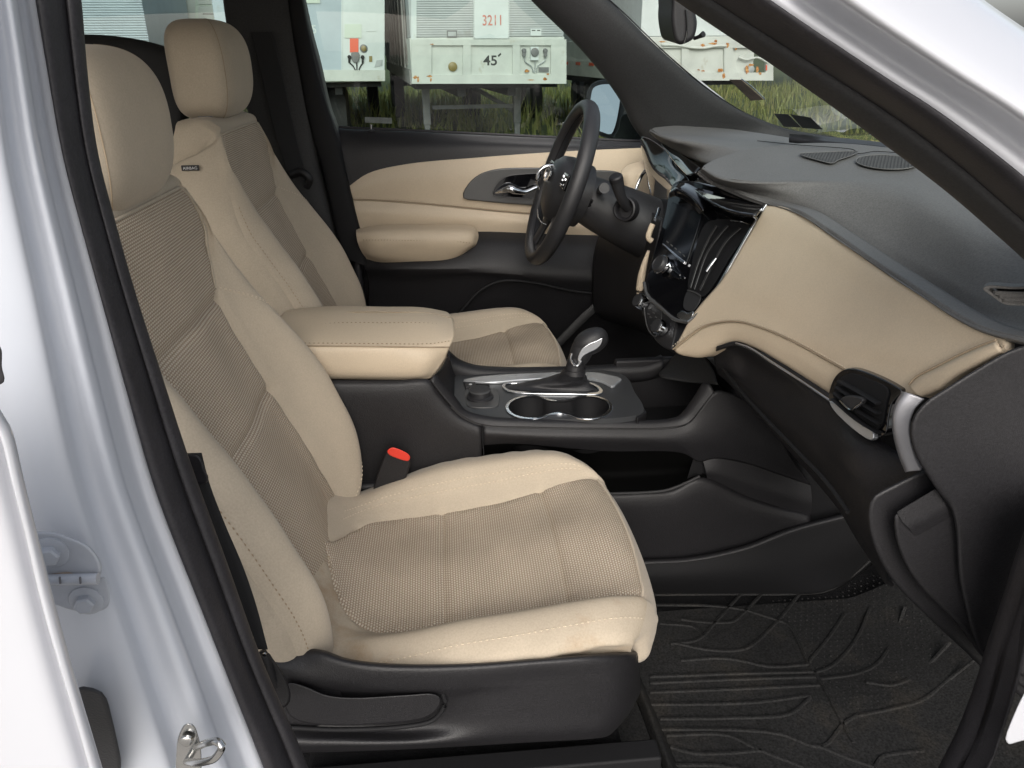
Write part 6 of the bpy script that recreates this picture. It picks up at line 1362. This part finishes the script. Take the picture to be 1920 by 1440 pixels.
# right trailer, seen through the windscreen
c0_, c1_ = corner_at(1195, 152), corner_at(1450, 151); T3_ = Trailer(c0_, float(np.dot(c1_-c0_, rt)), 12, 4.0, (M['paleb'], M['twhite']), 'battered white trailer front streaked with rust, seen through the windscreen', 1.10)
T3_.rect('frame_rail', 1195, 78, 1450, 90, M['twhite'], .05, .045); T3_.rect('frame_rail', 1195, 136, 1450, 151, M['twhite'], .05, .045)
for x0, x1 in ((1195, 1215), (1278, 1292), (1358, 1374), (1436, 1450)): T3_.rect('frame_post', x0, 89.5, x1, 136.5, M['twhite'], .046, .045)
tube('bent_lip', [T3_.at(x, y, .06) for x, y in [(1240, 84), (1270, 85), (1295, 89), (1320, 90), (1345, 86), (1362, 86)]], .018, M['twhite'], T3_.root, k=8)
tube('bent_lip', [T3_.at(x, y, .06) for x, y in [(1385, 108), (1400, 112), (1420, 108), (1440, 118)]], .015, M['twhite'], T3_.root, k=8)
T3_.rect('bracket', 1245, 61, 1262, 74, M['paleg'], .03, .02)
rust(T3_, [(1242, 78, 7, 1.6), (1318, 85, 5, 3), (1338, 82, 9, 2.2), (1342, 77, 3, 3), (1364, 84, 4, 5), (1350, 132, 6, 4), (1357, 142, 3, 6), (1401, 130, 4, 9), (1408, 122, 6, 3), (1420, 130, 3, 7), (1425, 138, 3, 3), (1318, 133, 4, 1.5), (1380, 92, 3, 2), (1310, 131, 3, 1.5)], .0525)
T3_.disc('lamp_hole', 1409, 130, .05, M['talu'], .052, .01); T3_.rect('red_reflector', 1436, 122, 1438.5, 132, M['orange'], .06, .01)
T3_.rails(); T3_.legs(1.5); T3_.wheels(8.5)
obox('side_rail', T3_.c+dr*6-rt*.012+np.array([0, 0, 1.24]), (.02, 12, .27), M['twhite'], T3_.root)
for k in range(12):
    obox('reflective_tape', T3_.c+dr*(.6+k*.95)-rt*.025+np.array([0, 0, 1.32]), (.006, .32, .05), M['orange'] if True else 0, T3_.root)
# two trailers seen through the far rear door window
c = corner_at(312, 145); c = c+(c-np.array([CAM[0], CAM[1], 1.114]))*.12; T4_ = Trailer(c, 1.5, 12, 4.2, (M['paleg'], M['twhite']), 'off white trailer behind the far headrest, with pale panels on its front', 1.114)
T4_.rect('panel', 372, -30, 412, 8, M['twhite'], .02, .02); T4_.rect('panel', 372, 11, 412, 45, M['twhite'], .02, .02); T4_.rect('panel_print', 380, 25, 406, 27.5, M['tgrey'], .022, .001); T4_.rect('panel', 322, -30, 366, 60, M['twhite'], .015, .012)
T4_.rails(); T4_.wheels(8)
c = corner_at(294, 150)-rt*2.5; T5_ = Trailer(c, 2.5, 4, 4.2, (M['tblue'], M['talu']), 'trailer with fine ribbed blue grey front, left of the off white one', 1.114)
ribs_ = []
for k in range(56):
    z = 1.76+.042*k; c_ = T5_.c+rt*1.25-dr*.004+np.array([0, 0, z]); a, b = rt*1.24, np.array([0, 0, .012]); d_ = -dr*.016
    ribs_.append(([c_-a-b, c_+a-b, c_+a+d_, c_-a+d_, c_-a+b, c_+a+b], [(0, 1, 2, 3), (3, 2, 5, 4)]))
o = join_meshes('corrugation', ribs_, M['tblue'], T5_.root); o['kind'] = 'stuff'; T5_.rails(); T5_.wheels(2)
# trees beyond, and others ahead of and behind the car that light and mirror as the place does
def tree_mesh(seed, h, w_):
    r = np.random.default_rng(seed); V = []; Fc = []
    cl = [(r.normal(0, w_*.25), r.normal(0, w_*.25), h*r.uniform(.35, .92), r.uniform(.16, .3)*w_) for _ in range(26)]
    for cx, cy, cz, cr_ in cl:
        for _ in range(130):
            d_ = r.normal(size=3); d_ /= np.linalg.norm(d_); p = np.array([cx, cy, cz])+d_*cr_*r.uniform(.6, 1.1)
            a, b = r.normal(size=3)*.13, r.normal(size=3)*.13; k = len(V); V += [p-a, p+b, p+a, p-b]; Fc.append((k, k+1, k+2, k+3))
    return V, Fc
tm = []
for sd, h, w_ in ((11, 9, 6), (12, 11, 7), (13, 8, 6)):
    V, Fc = tree_mesh(sd, h, w_); o = mesh_obj('crown', V, Fc, M['leaf'], None, smooth=False); tm.append((o, h))
cnt = 0
spots = [(-17, 33, 0), (-11, 36, 1), (-5, 34, 2), (1, 37, 0), (7, 35, 1), (13, 33, 2), (19, 36, 0)]
lbs = ['leafy green tree farthest left, behind the ribbed blue grey trailer', 'leafy green tree behind the gap between the ribbed and the off white trailer', 'leafy green tree behind the off white trailer', 'leafy green tree behind the pale trailer with the red placard', 'leafy green tree behind the trailer marked 45', 'leafy green tree behind the rusty trailer seen through the windscreen', 'leafy green tree just right of the rusty trailer, farthest back', 'leafy green tree at the right end of the row of trailers', 'leafy green tree ahead of the car, far side of the lot', 'leafy green tree straight ahead of the car beyond the lot', 'leafy green tree ahead of the car, nearest the lot edge']
for i, (x, y, k) in enumerate(spots):
    r_ = empty('tree', (x, y, 0), lbs[i], 'tree', 'trees beyond the trailers')
    if k < 3 and not tm[k][0].parent: cw_ = tm[k][0]; cw_.parent = r_
    else: cw_ = tm[k][0].copy(); col.objects.link(cw_); cw_.parent = r_
    h = tm[k][1]; t_ = tube('trunk', [(x, y, 0), (x+.1, y, h*.3), (x, y+.1, h*.6)], [.28, .2, .08], M['bark'], r_, k=8)
